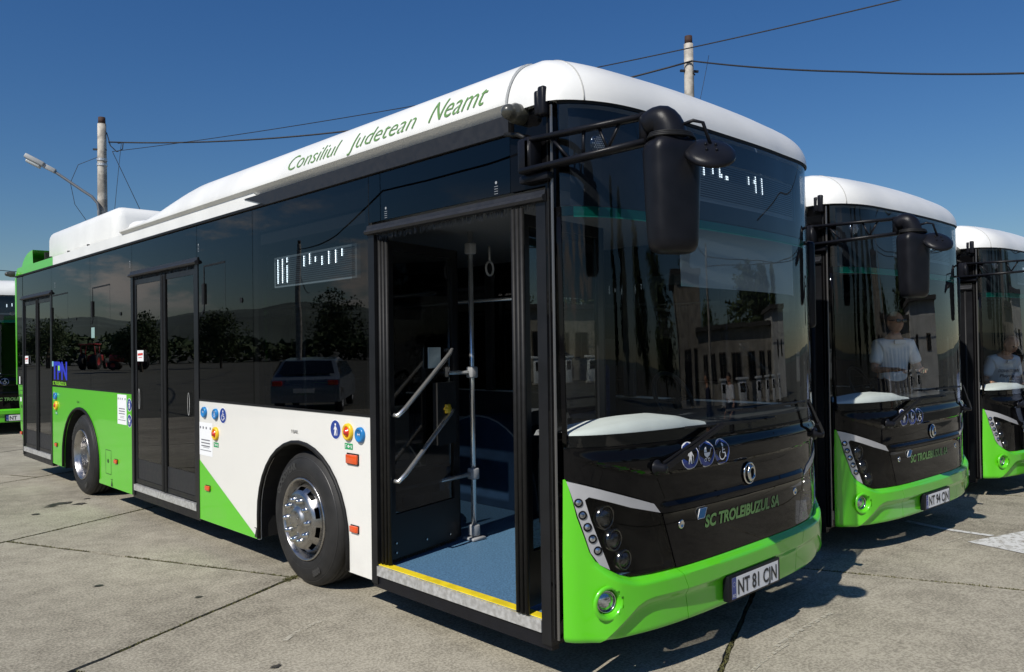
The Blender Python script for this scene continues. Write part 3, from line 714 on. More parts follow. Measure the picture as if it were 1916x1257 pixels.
        if handle_y:
            d = NB(); stroke(d, circ(handle_y, 1.22, .022, .10, 20), .008, smap, .001, closed=True); obj('handle', d, alu, o)
        return o
    leaf_closed(4.64, 5.395, .36, 2.43, 4.80); leaf_closed(5.405, 6.18, .36, 2.43, 6.05); leaf_closed(9.28, 9.955, .37, 2.42); leaf_closed(9.965, 10.65, .37, 2.42)
    for ya, yb in ((5.34, 5.46), (9.90, 10.02)):
        d = NB(); sheet(d, rect(ya, yb, .36, 2.43), smap, .0, .02); tube(d, [(-1.277, (ya+yb)/2, .37), (-1.277, (ya+yb)/2, 2.42)], .008, 6); P('door_centre_seal', d, rubber)
    # red-lettered notices on the doors
    for yc, zc, s_ in ((6.0, 1.655, 1.), (10.5, 1.60, 1.)):
        d = NB(); sheet(d, rect(yc-.085*s_, yc+.085*s_, zc-.055, zc+.055), smap, .002, .004); o = P('door_notice', d, paper)
        d = NB(); stroke(d, [(yc+.07, zc+.012), (yc-.07, zc+.018)], .022, smap, .0035); stroke(d, [(yc+.05, zc-.02), (yc-.05, zc-.015)], .006, smap, .0035); obj('notice_print', d, redink, o)
    # makers' etch marks above the doors
    d = NB()
    for yy, zz in ((1.71, 2.50), (.70, 2.50), (4.55, 2.56), (6.28, 2.56), (9.05, 2.52)):
        decal(d, [circ(yy, zz+.070, .008)], smap, .002)
        for k in range(4): stroke(d, [(yy+.014, zz+.05-k*.013), (yy-.014, zz+.05-k*.013)], .0025, smap, .002)
    [P('glass_etch_mark', nb, mat('etched_grey', (.30, .32, .34), .6)) for nb in ()] or tag(P('glass_etch_mark', d, mat('etched_grey', (.30, .32, .34), .6)), kind='stuff')
    # ---- nose: windscreen and header
    def strip(name, z0, z1, m, xl=1.268, w=0., th=0., sm=None):
        b = NB(); patch(b, [(-xl, z0), (xl, z0), (xl, z1), (-xl, z1)], w, th, .035, .06); return P(name, b, m, 60)
    strip('windscreen', 1.203, 2.335, glass_ws, 1.259); strip('shade_band', 2.337, 2.385, glass_teal, 1.259); strip('header_glass', 2.387, 2.893, glass_hdr, 1.262)
    bm = NB()
    for sx in (-1, 1): patch(bm, [(sx*1.261, 1.203), (sx*1.270, 1.203), (sx*1.270, 2.385), (sx*1.261, 2.385)], 0, .02, .02, .2)
    patch(bm, [(-1.255, 1.203), (1.255, 1.203), (1.255, 1.258), (-1.255, 1.258)], -.004, .0, .04, .03)
    P('windscreen_border', bm, blackp, 60)
    bm = NB(); patch(bm, [(-1.23, 2.39), (1.23, 2.39), (1.23, 2.50), (-1.23, 2.50)], -.035, .0, .06, .2); patch(bm, [(-1.23, 2.75), (1.23, 2.75), (1.23, 2.88), (-1.23, 2.88)], -.035, .0, .06, .2)
    patch(bm, [(-1.23, 2.5), (-.50, 2.5), (-.50, 2.75), (-1.23, 2.75)], -.035, .0, .06, .2); patch(bm, [(.92, 2.5), (1.23, 2.5), (1.23, 2.75), (.92, 2.75)], -.035, .0, .06, .2)
    P('header_backing', bm, int_dark)
    bm = NB(); patch(bm, [(-1.22, 2.335), (1.22, 2.335), (1.22, 2.386), (-1.22, 2.386)], -.02, .0, .06, .2); P('teal_light_strip', bm, mat('teal_light_paint', (.03, .20, .18), .5))  # teal strip added behind the shade band, standing in for cabin light through it
    bm = NB(); patch(bm, [(-.42, 2.02), (1.12, 2.02), (1.12, 2.40), (-.42, 2.40)], -.10, .003, .06, .2); P('sun_blind', bm, mat('grey_sun_blind', (.16, .19, .21), .7))
    bm = NB(); patch(bm, [(-.50, 2.50), (.92, 2.50), (.92, 2.75), (-.50, 2.75)], -.05, .0, .06, .2); led = P('destination_display', bm, ledback)
    bm = NB()
    for k in range(16): stroke(bm, [(-.48, 2.535+k*.0132), (.90, 2.535+k*.0132)], .0075, fmap, -.047, True)
    obj('display_rows', bm, int_dark, led)
    bm = NB()
    def dots(x, z0, z1, mapf, w, xin, lw=.011):
        z = z0
        while z < z1: decal(bm, [[(x-lw/2, z), (x+lw/2, z), (x+lw/2, z+.009), (x-lw/2, z+.009)]], mapf, w, xin); z += .0132
    for x, z0, z1 in ((-.23, 2.655, 2.72), (-.137, 2.675, 2.73), (-.064, 2.665, 2.725), (-.045, 2.665, 2.69), (.005, 2.66, 2.685), (.02, 2.66, 2.675), (.266, 2.665, 2.715), (.352, 2.625, 2.72), (.335, 2.68, 2.70), (.435, 2.625, 2.72)): dots(x, z0, z1, fmap, -.044, True)
    obj('lit_dots', bm, led_l2, led)
    # side display
    bm = NB(); sheet(bm, rect(2.12, 3.26, 2.17, 2.40), smap, -.05, .03); led = P('side_display', bm, ledback)
    bm = NB()
    for k in range(14): stroke(bm, [(2.14, 2.19+k*.0145), (3.24, 2.19+k*.0145)], .009, smap, -.046)
    obj('display_rows', bm, int_dark, led)
    bm = NB()
    for y, z0, z1 in ((3.19, 2.20, 2.38), (3.12, 2.20, 2.38), (3.05, 2.20, 2.32), (3.05, 2.35, 2.38), (2.80, 2.30, 2.37), (2.72, 2.31, 2.38), (2.64, 2.32, 2.35), (2.55, 2.29, 2.35), (2.46, 2.29, 2.38), (2.37, 2.29, 2.37), (2.29, 2.33, 2.37)): dots(y, z0, z1, smap, -.042, False)
    obj('lit_dots', bm, ledlit, led)
    # ---- bonnet and nose panels
    top = [(1.268, 1.200), (1.268, 1.052), (1.263, 1.046), (1.10, .990), (.84, .902), (.79, .850), (.775, .838)]
    poly = [(-a, b) for a, b in top]+[(a, b) for a, b in top[::-1]]
    bm = NB(); patch(bm, poly, 0, .02, .03, .010); P('bonnet_panel', bm, blackp, 20)
    bm = NB(); patch(bm, [(-.765, .834), (.765, .834), (.668, .543), (-.668, .543)], 0, .02, .04, .03); P('front_flap', bm, blackp, 55)
    bm = NB()
    bm2 = []
    for sx in (-1, 1):
        b = NB(); patch(b, [(sx*a, z) for a, z in [(1.263, 1.038), (1.10, .982), (.83, .893), (.785, .842), (.98, .892), (1.101, .933), (1.190, .962), (1.206, .948), (1.183, .851), (1.149, .742), (1.098, .60), (1.147, .630), (1.185, .690), (1.232, .869)]], .004, .03, .02, .03); P('headlamp_trim', b, silver, 50)
        hb = [(1.204, .948), (1.189, .960), (1.101, .931), (.98, .890), (.783, .840), (.773, .834), (.676, .546), (.847, .546), (.95, .547), (.987, .552), (1.049, .574), (1.096, .600), (1.147, .742), (1.181, .851)]
        b = NB(); patch(b, [(sx*a, z) for a, z in hb], -.075, .0, .03, .04); 
        o = P('headlamp_housing', b, under_m)
        b = NB(); patch(b, [(sx*a, z) for a, z in hb], -.001, .02, .03, .04); obj('headlamp_cover', b, glass_dark, o, 50)
        for (lx, lz, lr) in ((1.105, .850, .052), (1.058, .734, .046), (1.000, .628, .042)):
            c = fmap(s_of_x(sx*lx), lz, -.05); M = Matrix.Translation(c) @ Matrix.Rotation(R(90), 4, 'X')
            b = NB(); lathe(b, [(lr+.012, -.01), (lr+.012, .02), (lr+.004, .026), (lr, .022)], 28, M); obj('lamp_ring', b, chrome, o, 40)
            b = NB(); lathe(b, [(lr, .012), (lr*.8, .024), (lr*.45, .032), (0.0005, .035)], 28, M); obj('lamp_lens', b, lens_m, o, 80)
        for (lx, lz) in ((1.229, .936), (1.215, .876), (1.197, .817), (1.177, .759), (1.155, .700)):
            i = s_of_x(sx*lx); c = fmap(i, lz, .005); n_ = (fmap(i, lz, .05)-c).normalized(); M = Matrix.Translation(c) @ n_.to_track_quat('Z', 'Y').to_matrix().to_4x4()
            b = NB(); lathe(b, [(.022, 0), (.021, .004), (.017, .004), (.016, -.004)], 18, M); o2 = P('running_light', b, blackp, 60)
            b = NB(); lathe(b, [(.0165, .0), (.010, .004), (.0004, .006)], 14, M); obj('light_lens', b, lens_m, o2, 80)
    # ---- bumper
    eo = [(1.270, 1.046), (1.266, 1.046)]+[(a, b-.004) for a, b in zip(E_X[8:1:-1], E_Z[8:1:-1])]+[(.847, .540), (.672, .538)]
    for sx in (-1, 1):
        b = NB(); poly = [(sx*a, z) for a, z in eo+[(.626, .438), (.87, .442), (.925, .434), (.971, .414), (1.07, .335), (1.150, .252), (1.272, .25), (1.272, .656)]]
        patch(b, poly, 0, .03, .020, .0095)
        fc_ = fmap(s_of_x(sx*1.115), .446, 0)
        kill = [fcx for fcx in b.faces if (fcx.calc_center_median()-fc_).length < .068]; bmesh.ops.delete(b, geom=kill, context='FACES')
        P('bumper_corner', b, green, 50)
        wf = lambda s_, z_: -.006-.026*ss((float(np.interp(abs(float(np.interp(s_, _s, _x))), C_X, C_Z))-z_)/.05)
        b = NB(); patch(b, [(sx*a, z) for a, z in [(.622, .446), (.87, .450), (.93, .443), (.98, .423), (1.08, .343), (1.158, .258), (.95, .262), (.590, .262)]], 0, .02, .025, .012, wfun=wf); P('bumper_lower_panel', b, green, 60)
        n_ = (fmap(s_of_x(sx*1.115), .446, .05)-fc_).normalized(); n_ = (n_+Vector((0, -1, 0))*.2).normalized(); M = Matrix.Translation(fc_) @ n_.to_track_quat('Z', 'Y').to_matrix().to_4x4()
        b = NB(); lathe(b, [(.088, -.004), (.084, .006), (.070, .007), (.064, -.004), (.056, -.055)], 36, M); o = P('fog_lamp', b, green, 60)
        b = NB(); lathe(b, [(.056, -.050), (.056, -.03), (.050, -.026), (.049, -.034)], 30, M); obj('lamp_ring', b, chrome, o, 50)
        b = NB(); lathe(b, [(.050, -.038), (.040, -.030), (.022, -.024), (.0004, -.022)], 30, M); obj('lamp_lens', b, lens_m, o, 80)
    bm = NB(); patch(bm, [(-.668, .538), (.668, .538), (.622, .437), (-.622, .437)], 0, .03, .04, .0095); P('bumper_centre', bm, green, 50)
    bm = NB(); patch(bm, [(-.619, .446), (.619, .446), (.585, .262), (-.585, .262)], 0, .02, .04, .012, wfun=wf); P('bumper_lower_panel', bm, green, 60)
    # keyholes
    for x_ in (-.625, .625):
        c = fmap(s_of_x(x_), .760, .0); M = Matrix.Translation(c) @ Matrix.Rotation(R(90), 4, 'X')
        b = NB(); lathe(b, [(.024, 0), (.023, .004), (.014, .005), (.012, .001), (.0003, .001)], 20, M); P('flap_lock', b, chrome, 40)
    # badge
    c = fmap(0.03, .95, .0); M = Matrix.Translation(c) @ Matrix.Rotation(R(90), 4, 'X')
    b = NB(); ring = [(c.x+.058*math.cos(a), c.y-.008, c.z+.058*math.sin(a)) for a in np.linspace(0, 2*math.pi, 28, endpoint=False)]; tube(b, ring, .0065, 8, closed=True)
    tube(b, [(c.x+.034*math.cos(a)+.008, c.y-.016, c.z+.036*math.sin(a)) for a in np.linspace(R(60), R(330), 16)], .010, 8)
    tube(b, [(c.x-.012, c.y-.016, c.z+.055), (c.x-.018, c.y-.018, c.z+.0), (c.x-.010, c.y-.018, c.z-.035), (c.x+.006, c.y-.016, c.z-.045)], .009, 8)
    P('badge', b, chrome, 60)
    # lettering and signs on the nose
    b = NB(); put_text(b, 'SC TROLEIBUZUL SA', .088, -.425, .712, fmap, .003, 1, .815, True, .18, .0035, cut=.03); P('nose_lettering', b, greentext)
    b = NB(); decal(b, [[(-.489, .763), (-.424, .763), (-.424, .823), (-.489, .823)]], fmap, .002, True); o = P('washer_sticker', b, mat('light_blue_print', (.02, .16, .42), .6))
    b = NB(); stroke(b, [(-.475, .80), (-.465, .78), (-.448, .78), (-.438, .80)], .004, fmap, .003, True); stroke(b, [(-.475, .80), (-.4565, .81), (-.438, .80)], .004, fmap, .003, True); stroke(b, circ(-.4565, .787, .012, n=10), .003, fmap, .003, True, True); stroke(b, [(-.487, .764), (-.426, .764), (-.426, .821), (-.487, .821)], .003, fmap, .003, True, True); obj('sticker_print', b, whitesign, o)
    for cx_, cz_, kd in ((-.571, 1.113, 'person'), (-.425, 1.109, 'pram'), (-.278, 1.105, 'chair')):
        b = NB(); decal(b, [circ(cx_, cz_, .072, .072, 28)], fmap, .0015, True, .01); o = P('access_sticker', b, whitesign)
        b = NB(); decal(b, [circ(cx_, cz_, .068, .068, 28)], fmap, .0022, True, .01); obj('sticker_field', b, bluesign, o)
        b = NB(); picto(kd, b, (cx_, cz_), .066, fmap, .003, 1, True); obj('sticker_print', b, whitesign, o)
    # wipers
    def wiper(pv, knee, a, b_):
        o = None
        bmw = NB(); c = fmap(s_of_x(pv[0]), pv[1], .0); M = Matrix.Translation(c) @ Matrix.Rotation(R(90), 4, 'X')
        lathe(bmw, [(.040, 0), (.040, .006), (.024, .012), (.022, .06), (.001, .064)], 20, M); o = P('wiper', bmw, plastic, 40)
        p0 = fmap(s_of_x(pv[0]), pv[1], .05); p1 = fmap(s_of_x(knee[0]), knee[1], .045)
        bmw = NB(); mid = p0.lerp(p1, .35); bar(bmw, p0, mid, .032, .024, (0, -1, 0)); bar(bmw, mid, p1, .020, .016, (0, -1, 0)); bar(bmw, p0+Vector((0, .0, .03)), p1+Vector((0, 0, .012)), .010, .010, (0, -1, 0)); obj('wiper_arm', bmw, plastic, o)
        bmw = NB(); pts = []
        n = 14
        for k in range(n+1):
            x_ = a[0]+(b_[0]-a[0])*k/n; z_ = a[1]+(b_[1]-a[1])*k/n; pts.append(fmap(s_of_x(x_), z_, .022))
        tube(bmw, pts, .008, 6); 
        for k in range(0, n, 2): bar(bmw, pts[k]+Vector((0, -.012, 0)), pts[k+1]+Vector((0, -.012, 0)), .008, .020, (0, -1, 0))
        bar(bmw, pts[4]+Vector((0, -.02, 0)), pts[10]+Vector((0, -.02, 0)), .014, .012, (0, -1, 0)); obj('wiper_blade', bmw, rubber, o)
    wiper((-.826, 1.078), (-.30, 1.255), (-.60, 1.262), (.31, 1.252)); wiper((.98, 1.09), (.775, 1.318), (-.22, 1.328), (.775, 1.318))
    # headlining lamp behind header, round work lamp
    c = fmap(s_of_x(-1.087), 2.705, -.03); M = Matrix.Translation(c) @ (fmap(s_of_x(-1.087), 2.705, .05)-c).normalized().to_track_quat('Z', 'Y').to_matrix().to_4x4()
    b = NB(); lathe(b, [(.05, 0), (.048, .008), (.0003, .012)], 24, M); o = P('reversing_sensor_lamp', b, lens_m, 80)
    b = NB()
    for i in range(-4, 5):
        for j in range(-4, 5):
            if i*i+j*j < 17: v = [b.verts.new(M @ Vector((i*.010+dx+(j % 2)*.005, j*.010+dy, .013))) for dx, dy in ((-.003, -.003), (.003, -.003), (.003, .003), (-.003, .003))]; b.faces.new(v)
    obj('lamp_facets', b, led_l2 if False else whitesign, o)
    # ---- licence plate mount
    b = NB(); c = Vector((0, fmap(0, .36).y, .352)); rbox(b, -.285, .285, c.y-.012, c.y+.03, .282, .425, .008, 2); fr_ = P('plate_frame', b, plastic, 40)
    # ---- stickers and buttons on the side
    def round_btn(y, z, rr, m, kind=None, nm='door_button', ry=None):
        b = NB(); M = Matrix.Translation((-HW-.001, y, z)) @ Matrix.Rotation(R(-90), 4, 'Y'); lathe(b, [(rr, 0), (rr*.96, .016), (rr*.72, .024), (rr*.66, .016), (.0004, .016)], 28, M); o = P(nm, b, m, 45)
        if kind: b = NB(); picto(kind, b, (y, z), rr*.75, smap, .019, -1); obj('button_print', b, whitesign, o)
        return o
    def access(y, z, kd, rr=.068):
        b = NB(); decal(b, [circ(y, z, rr, n=28)], smap, .0015); o = P('access_sticker', b, whitesign)
        b = NB(); decal(b, [circ(y, z, rr*.92, n=28)], smap, .0025); obj('sticker_field', b, bluesign, o)
        b = NB(); picto(kd, b, (y, z), rr*.9, smap, .0035, -1); obj('sticker_print', b, whitesign, o)
    def emergency(y, z):
        o = round_btn(y, z, .058, yelbtn, None, 'emergency_button')
        b = NB(); M = Matrix.Translation((-HW-.014, y, z)) @ Matrix.Rotation(R(-90), 4, 'Y'); lathe(b, [(.034, 0), (.034, .006), (.018, .009), (.017, .02), (.0003, .022)], 22, M); obj('button_cap', b, redbtn, o, 45)
        b = NB(); decal(b, [rect(y-.048, y+.048, z-.115, z-.075)], smap, .0018); o2 = P('exit_sticker', b, greensign)
        b = NB(); stroke(b, [(y+.035, z-.106), (y+.035, z-.085), (y+.022, z-.085)], .005, smap, .003); decal(b, [circ(y, z-.095, .010)], smap, .003); stroke(b, [(y+.02, z-.095), (y-.02, z-.095)], .004, smap, .003); stroke(b, [(y-.035, z-.106), (y-.03, z-.085)], .008, smap, .003); obj('sticker_print', b, whitesign, o2)
    access(2.325, 1.155, 'person'); emergency(2.165, 1.150); round_btn(2.02, 1.140, .052, bluebtn, 'press')
    round_btn(4.45, 1.165, .048, bluebtn, 'press'); round_btn(4.22, 1.160, .048, bluebtn, 'chair'); access(4.085, 1.155, 'chair'); emergency(4.225, .995)
    access(9.13, 1.14, 'person', .05); round_btn(9.03, 1.14, .045, bluebtn, 'press'); emergency(9.02, 1.02)
    access(6.33, 1.145, 'person'); access(6.33, .98, 'pram')
    def poster(y0, y1, z0, z1):
        b = NB(); sheet(b, rect(y0, y1, z0, z1), smap, .0012, .001); o = P('notice_sheet', b, paper)
        b = NB(); w_ = y1-y0; yc = (y0+y1)/2
        for k, c_ in enumerate((.40, .18, -.05, -.36)): decal(b, [rect(yc+w_*c_-.012, yc+w_*c_+.012, z1-.055, z1-.035)], smap, .0022)
        for k in range(3): stroke(b, [(yc+w_*.34, z1-.15-k*.026), (yc-w_*.32, z1-.15-k*.026)], .010, smap, .0022)
        for k in range(2): stroke(b, [(yc+w_*.2, z0+.085-k*.015), (yc-w_*.25, z0+.085-k*.015)], .004, smap, .0022)
        stroke(b, [(yc+w_*.42, z0+.045), (yc-w_*.40, z0+.045)], .006, smap, .0022); tag(obj('notice_print', b, mat('grey_print', (.18, .18, .2), .7), o), kind='stuff')
    poster(4.30, 4.57, .79, 1.075); poster(6.42, 6.70, .93, 1.245)
    for (y, z, s_) in ((2.10, .52, 1), (4.39, .515, 1), (6.75, .52, 1), (9.03, .52, 1), (10.80, .55, 1), (2.115, .975, 1.45)):
        b = NB(); rbox(b, -HW-.02, -HW-.001, y-.045*s_, y+.045*s_, z-.021*s_, z+.021*s_, .006, 2); o = P('marker_light', b, orange, 40)
        b = NB(); rbox(b, -HW-.006, -HW-.0005, y-.049*s_, y+.049*s_, z-.026*s_, z+.026*s_, .002, 1); obj('light_base', b, rubber, o)
    b = NB(); stroke(b, rect(6.92, 7.10, .36, .62), .006, smap, .002, closed=True); decal(b, [circ(7.02, .50, .022)], smap, .003); P('charging_flap_outline', b, ink)
    for yy, zz in ((6.90, .235), (3.50, .235)):
        b = NB(); decal(b, [[(yy-.03, zz), (yy+.03, zz), (yy, zz+.075)]], smap, .0032); stroke(b, [(yy-.03, zz+.075), (yy+.03, zz+.075)], .006, smap, .0032); P('jacking_mark', b, ink)
    b = NB(); put_text(b, '9 BAR.', .038, 2.88, 1.09, smap, .002, -1, .10, center=True); P('tyre_pressure_mark', b, ink)
    b = NB(); put_text(b, '9 BAR.', .038, 8.10, 1.09, smap, .002, -1, .10, center=True); P('tyre_pressure_mark', b, ink)
    # operator logo on the rear pane
    b = NB(); put_text(b, 'TPN', .30, 9.20, 1.365, smap, .002, -1, .66, bold=.012); o = P('operator_logo', b, tpn_blue)
    b = NB(); decal(b, [rect(9.14, 9.21, 1.52, 1.585)], smap, .0028); obj('logo_square', b, tpn_sky, o)
    b = NB(); decal(b, [rect(8.86, 8.93, 1.47, 1.53)], smap, .0028); obj('logo_square', b, lime, o)
    b = NB(); put_text(b, 'SC TROLEIBUZUL SA', .062, 9.18, 1.285, smap, .002, -1, .60, bold=.001); obj('logo_lettering', b, lime, o)
    b = NB(); decal(b, [rect(7.45, 7.57, 1.86, 1.98)], smap, .002); P('window_sticker', b, mat('pale_teal_paper', (.25, .38, .36), .6))
    b = NB(); 
    def cowlmap(y, z, w): 
        k = (z-2.963)/.267; return Vector((-(1.320-.16*(1-math.sqrt(max(0, 1-min(.97, k/.93)**2)))-.07*(2/math.pi)*math.asin(min(1, max(0, k/.93))))-w, y, z))
    for txt, sz, y0_, wd in (('Consiliul', .155, 2.875, .68), ('Judetean', .158, 2.075, .72), ('Neamt', .182, 1.225, .49)):
        b = NB(); put_text(b, txt, sz, y0_, 2.990, cowlmap, .004, -1, wd, shear=.30, bold=-.0016 if sz < .17 else -.001, cut=.014); P('cowl_lettering', b, greentext)
    # ---- mirror, door side
    b = NB()
    def plate(a, c, w_, h_): bar(b, a, c, w_, h_)
    A0, A1 = (-1.335, .40, 2.725), (-1.262, -.27, 2.715); B0, B1 = (-1.335, .44, 2.575), (-1.262, -.27, 2.60)
    plate(A0, A1, .05, .020); plate(B0, B1, .065, .022); bar(b, (A0[0], .385, 2.57), (A0[0], .385, 2.735), .05, .03, (0, 1, 0)); bar(b, (-1.262, -.265, 2.59), (-1.262, -.265, 2.73), .05, .035, (0, 1, 0))
    for t0, t1, ww in ((.20, .42, .012), (.50, .52, .014), (.62, .72, .012), (.80, .70, .012)):
        a_ = Vector(A0).lerp(Vector(A1), t0); c_ = Vector(B0).lerp(Vector(B1), t1); bar(b, a_, c_, .012, ww, (1, 0, 0))
    rbox(b, -1.36, -1.27, .36, .46, 2.56, 2.74, .02, 2); rbox(b, -1.325, -1.272, .28, .48, 2.52, 2.56, .01, 2)
    arm = P('mirror_arm', b, plastic, 35)
    b = NB(); Mx = -1.225; My = -.375
    # elbow
    ep = [Vector((-1.262, -.262, 2.668))+(Vector((Mx, My, 2.668))-Vector((-1.262, -.262, 2.668)))*math.sin(a)+Vector((0, 0, .035*math.sin(2*a)-.085*(1-math.cos(a)))) for a in np.linspace(0, math.pi/2, 12)]+[Vector((Mx, My, 2.56))]; tube(b, ep, [.050+.020*min(1, k/5) for k in range(13)], 22); P('mirror_elbow', b, plastic, 60)
    b = NB(); rings = []; rotm = Matrix.Rotation(R(-20), 3, 'Z')
    for z, sx_, sy_, oy in ((2.598, .06, .050, 0), (2.592, .098, .066, 0), (2.572, .119, .077, 0), (2.545, .126, .081, 0), (2.53, .1265, .0815, 0), (2.30, .118, .077, 0), (2.16, .111, .073, .0), (2.130, .107, .069, .0), (2.108, .096, .058, .0), (2.098, .075, .042, 0)):
        ring = []
        for k in range(36):
            a = 2*math.pi*k/36; e = .62; cx_ = math.copysign(abs(math.cos(a))**e, math.cos(a))*sx_; cy_ = math.copysign(abs(math.sin(a))**e, math.sin(a))*sy_
            v = rotm @ Vector((cx_, cy_+oy, 0)); ring.append(b.verts.new((Mx+v.x, My+v.y, z)))
        rings.append(ring)
    for i in range(len(rings)-1):
        for k in range(36): b.faces.new((rings[i][k], rings[i][(k+1) % 36], rings[i+1][(k+1) % 36], rings[i+1][k]))
    b.faces.new(rings[0]); b.faces.new(rings[-1][::-1]); fix(b); mh = P('mirror_housing', b, plastic, 50)
    b = NB()
    for z, k_ in ((2.598, .088), (2.590, .092), (2.582, .096)):
        ringp = [((rotm @ Vector((k_*1.15*math.cos(a), k_*.85*math.sin(a), 0)))+Vector((Mx, My, z+.018))) for a in np.linspace(0, 2*math.pi, 24, endpoint=False)]; tube(b, ringp, .006, 6, closed=True)
    obj('mirror_collar', b, rubber, mh, 60)
    Dc = Vector((-1.165, -.53, 2.52)); nd = Vector((-.48, -.50, .72)).normalized(); M = Matrix.Translation(Dc) @ nd.to_track_quat('Z', 'Y').to_matrix().to_4x4()
    b = NB(); lathe(b, [(.0004, .026), (.05, .024), (.088, .016), (.108, .004), (.110, -.010), (.103, -.014)], 40, M); dm = P('round_mirror', b, plastic, 60)
    b = NB(); lathe(b, [(.103, -.013), (.07, -.020), (.0004, -.024)], 40, M); obj('mirror_glass', b, chrome, dm, 80)
    b = NB(); tube(b, [(-1.21, -.42, 2.655), (-1.20, -.47, 2.665), (-1.17, -.50, 2.655), (-1.155, -.525, 2.56)], .008, 8); 
    for k in range(4): tube(b, [M @ Vector((.03*math.cos(k*1.57+.7), .03*math.sin(k*1.57+.7), .022)), M @ Vector((.03*math.cos(k*1.57+.7), .03*math.sin(k*1.57+.7), .034))], .006, 6)
    obj('mirror_stalk', b, plastic, dm, 60)
    # driver-side mirror, tucked back
    b = NB(); rbox(b, 1.29, 1.36, .19, .34, 1.80, 2.42, .03, 3); bar(b, (1.27, .33, 2.5), (1.325, .27, 2.47), .03, .03); bar(b, (1.325, .27, 2.48), (1.325, .27, 2.40), .03, .03, (0, 1, 0)); P('mirror_housing', b, plastic, 45)
    # camera domes and front aerial block
    for (y, z, s_) in ((.50, 2.885, 1.), (11.17, 2.86, .85)):
        M = Matrix.Translation((-HW-.01, y, z)) @ Matrix.Rotation(R(-90), 4, 'Y')
        b = NB(); lathe(b, [(.052*s_, -.01), (.052*s_, .05), (.045*s_, .06), (.040*s_, .08)]+[(.040*s_*math.cos(a), .08+.045*s_*math.sin(a)) for a in np.linspace(.2, 1.55, 7)], 24, M); P('side_camera', b, mat('camera_shell', (.055, .055, .045), .3, coat=.5), 50)
    b = NB(); rbox(b, -HW-.05, -HW+.0, .30, .345, 2.84, 2.985, .012, 2); rbox(b, -HW-.035, -HW+.0, .35, .385, 2.85, 2.975, .012, 2); P('aerial_block', b, plastic, 40)
    b = NB(); tube(b, [(-1.30, .60, 2.80), (-1.31, .50, 2.78), (-1.33, .43, 2.745)], .012, 8); P('mirror_cable', b, rubber, 60)
    # ---- underbody, wheels
    b = NB(); box(b, -.80, .80, .35, 10.6, .27, .325); box(b, -1.255, -.80, .33, 2.10, .27, .325); box(b, .80, 1.255, .33, 2.1, .27, .325)
    for sx in (-1, 1): box(b, min(sx*.8, sx*1.255), max(sx*.8, sx*1.255), 3.52, 7.28, .27, .325); box(b, min(sx*.8, sx*1.255), max(sx*.8, sx*1.255), 8.78, 10.6, .30, .355)
    box(b, -.5, .5, 2.3, 3.3, .18, .27); P('underbody', b, under_m)
    for yc, hw in ((YF+.02, .635), (YR, .70)):
        for sx in (-1, 1):
            b = NB(); ap = arch_pts(yc, hw+.0, .24); o_ = [b.verts.new((sx*(HW-.021), a, c_)) for a, c_ in ap]; i_ = [b.verts.new((sx*.80, a, c_)) for a, c_ in ap]
            for k in range(len(ap)-1): b.faces.new((o_[k], o_[k+1], i_[k+1], i_[k]))
            b.faces.new(i_); b.normal_update(); bmesh.ops.triangulate(b, faces=[fc for fc in b.faces if len(fc.verts) > 4]); P('wheel_housing', b, under_m)
    for yc, hw in ((YF+.02, .635), (YR, .70)):
        b = NB(); ap = arch_pts(yc, hw, ZS+.01 if yc < 5 else .27); tube(b, [(-HW-.004, a, c_) for a, c_ in ap], .016, 8); P('arch_trim', b, rubber, 60)
    def wheel(sx, yc, front):
        M = Matrix.Translation((sx*(HW-.025), yc, .48)) @ Matrix.Rotation(R(90 if sx > 0 else -90), 4, 'Y')
        b = NB(); Rt = .48; W_ = .275
        prof = [(.292, -.005), (.300, .008), (.315, .010), (.345, .016), (.385, .014), (.425, .004), (.452, -.012), (.468, -.028), (.476, -.040)]
        for g_ in range(4):
            a_ = -.055-g_*.05; prof += [(.480, a_+.004), (.480, a_-.016), (.470, a_-.018), (.470, a_-.026), (.480, a_-.028)]
        prof += [(.476, -.245), (.46, -.26), (.40, -.28), (.295, -.275)]
        lathe(b, prof, 96, M)
        # shoulder lugs
        o = P('wheel', b, tyre_m, 35)
        tyre = o
        b = NB(); lathe(b, [(.347, .0175), (.349, .0175)], 72, M); lathe(b, [(.440, .0), (.443, -.003)], 72, M); obj('sidewall_rib', b, tyre_t, tyre)
        if sx < 0:
            b = NB()
            def arc_text(body, size, rad_, mid_deg, flip=False):
                V, Fc, Wd = text2d(body, size, 0, .004); vs = []
                for a_, c_ in V:
                    if not flip: ang = R(mid_deg)+(Wd/2-a_)/rad_; rr = rad_+c_
                    else: ang = R(mid_deg)-(Wd/2-a_)/rad_; rr = rad_-c_
                    # angle measured with 0 = towards the front of the bus, 90 = up, seen from the kerb
                    vs.append(b.verts.new((-(HW-.025)-.0175+.02*max(0, rr-.40)/.06*.5, yc-rr*math.cos(ang), .48+rr*math.sin(ang))))
                for q in Fc:
                    try: b.faces.new([vs[i] for i in q])
                    except ValueError: pass
            arc_text('GOODYEAR', .062, .362, 130); obj('tyre_lettering', b, tyre_t, tyre)
            b = NB(); arc_text('S800', .055, .408, -62, True); obj('tyre_lettering', b, tyre_t, tyre)
        # rim
        b = NB(); lathe(b, [(.296, -.004), (.297, .014), (.290, .020), (.281, .014), (.276, -.012), (.262, -.030), (.255, -.06)] + ([] if front else [(.250, -.14), (.235, -.17)]), 72, M); P_rim = obj('rim', b, castal, tyre, 40)
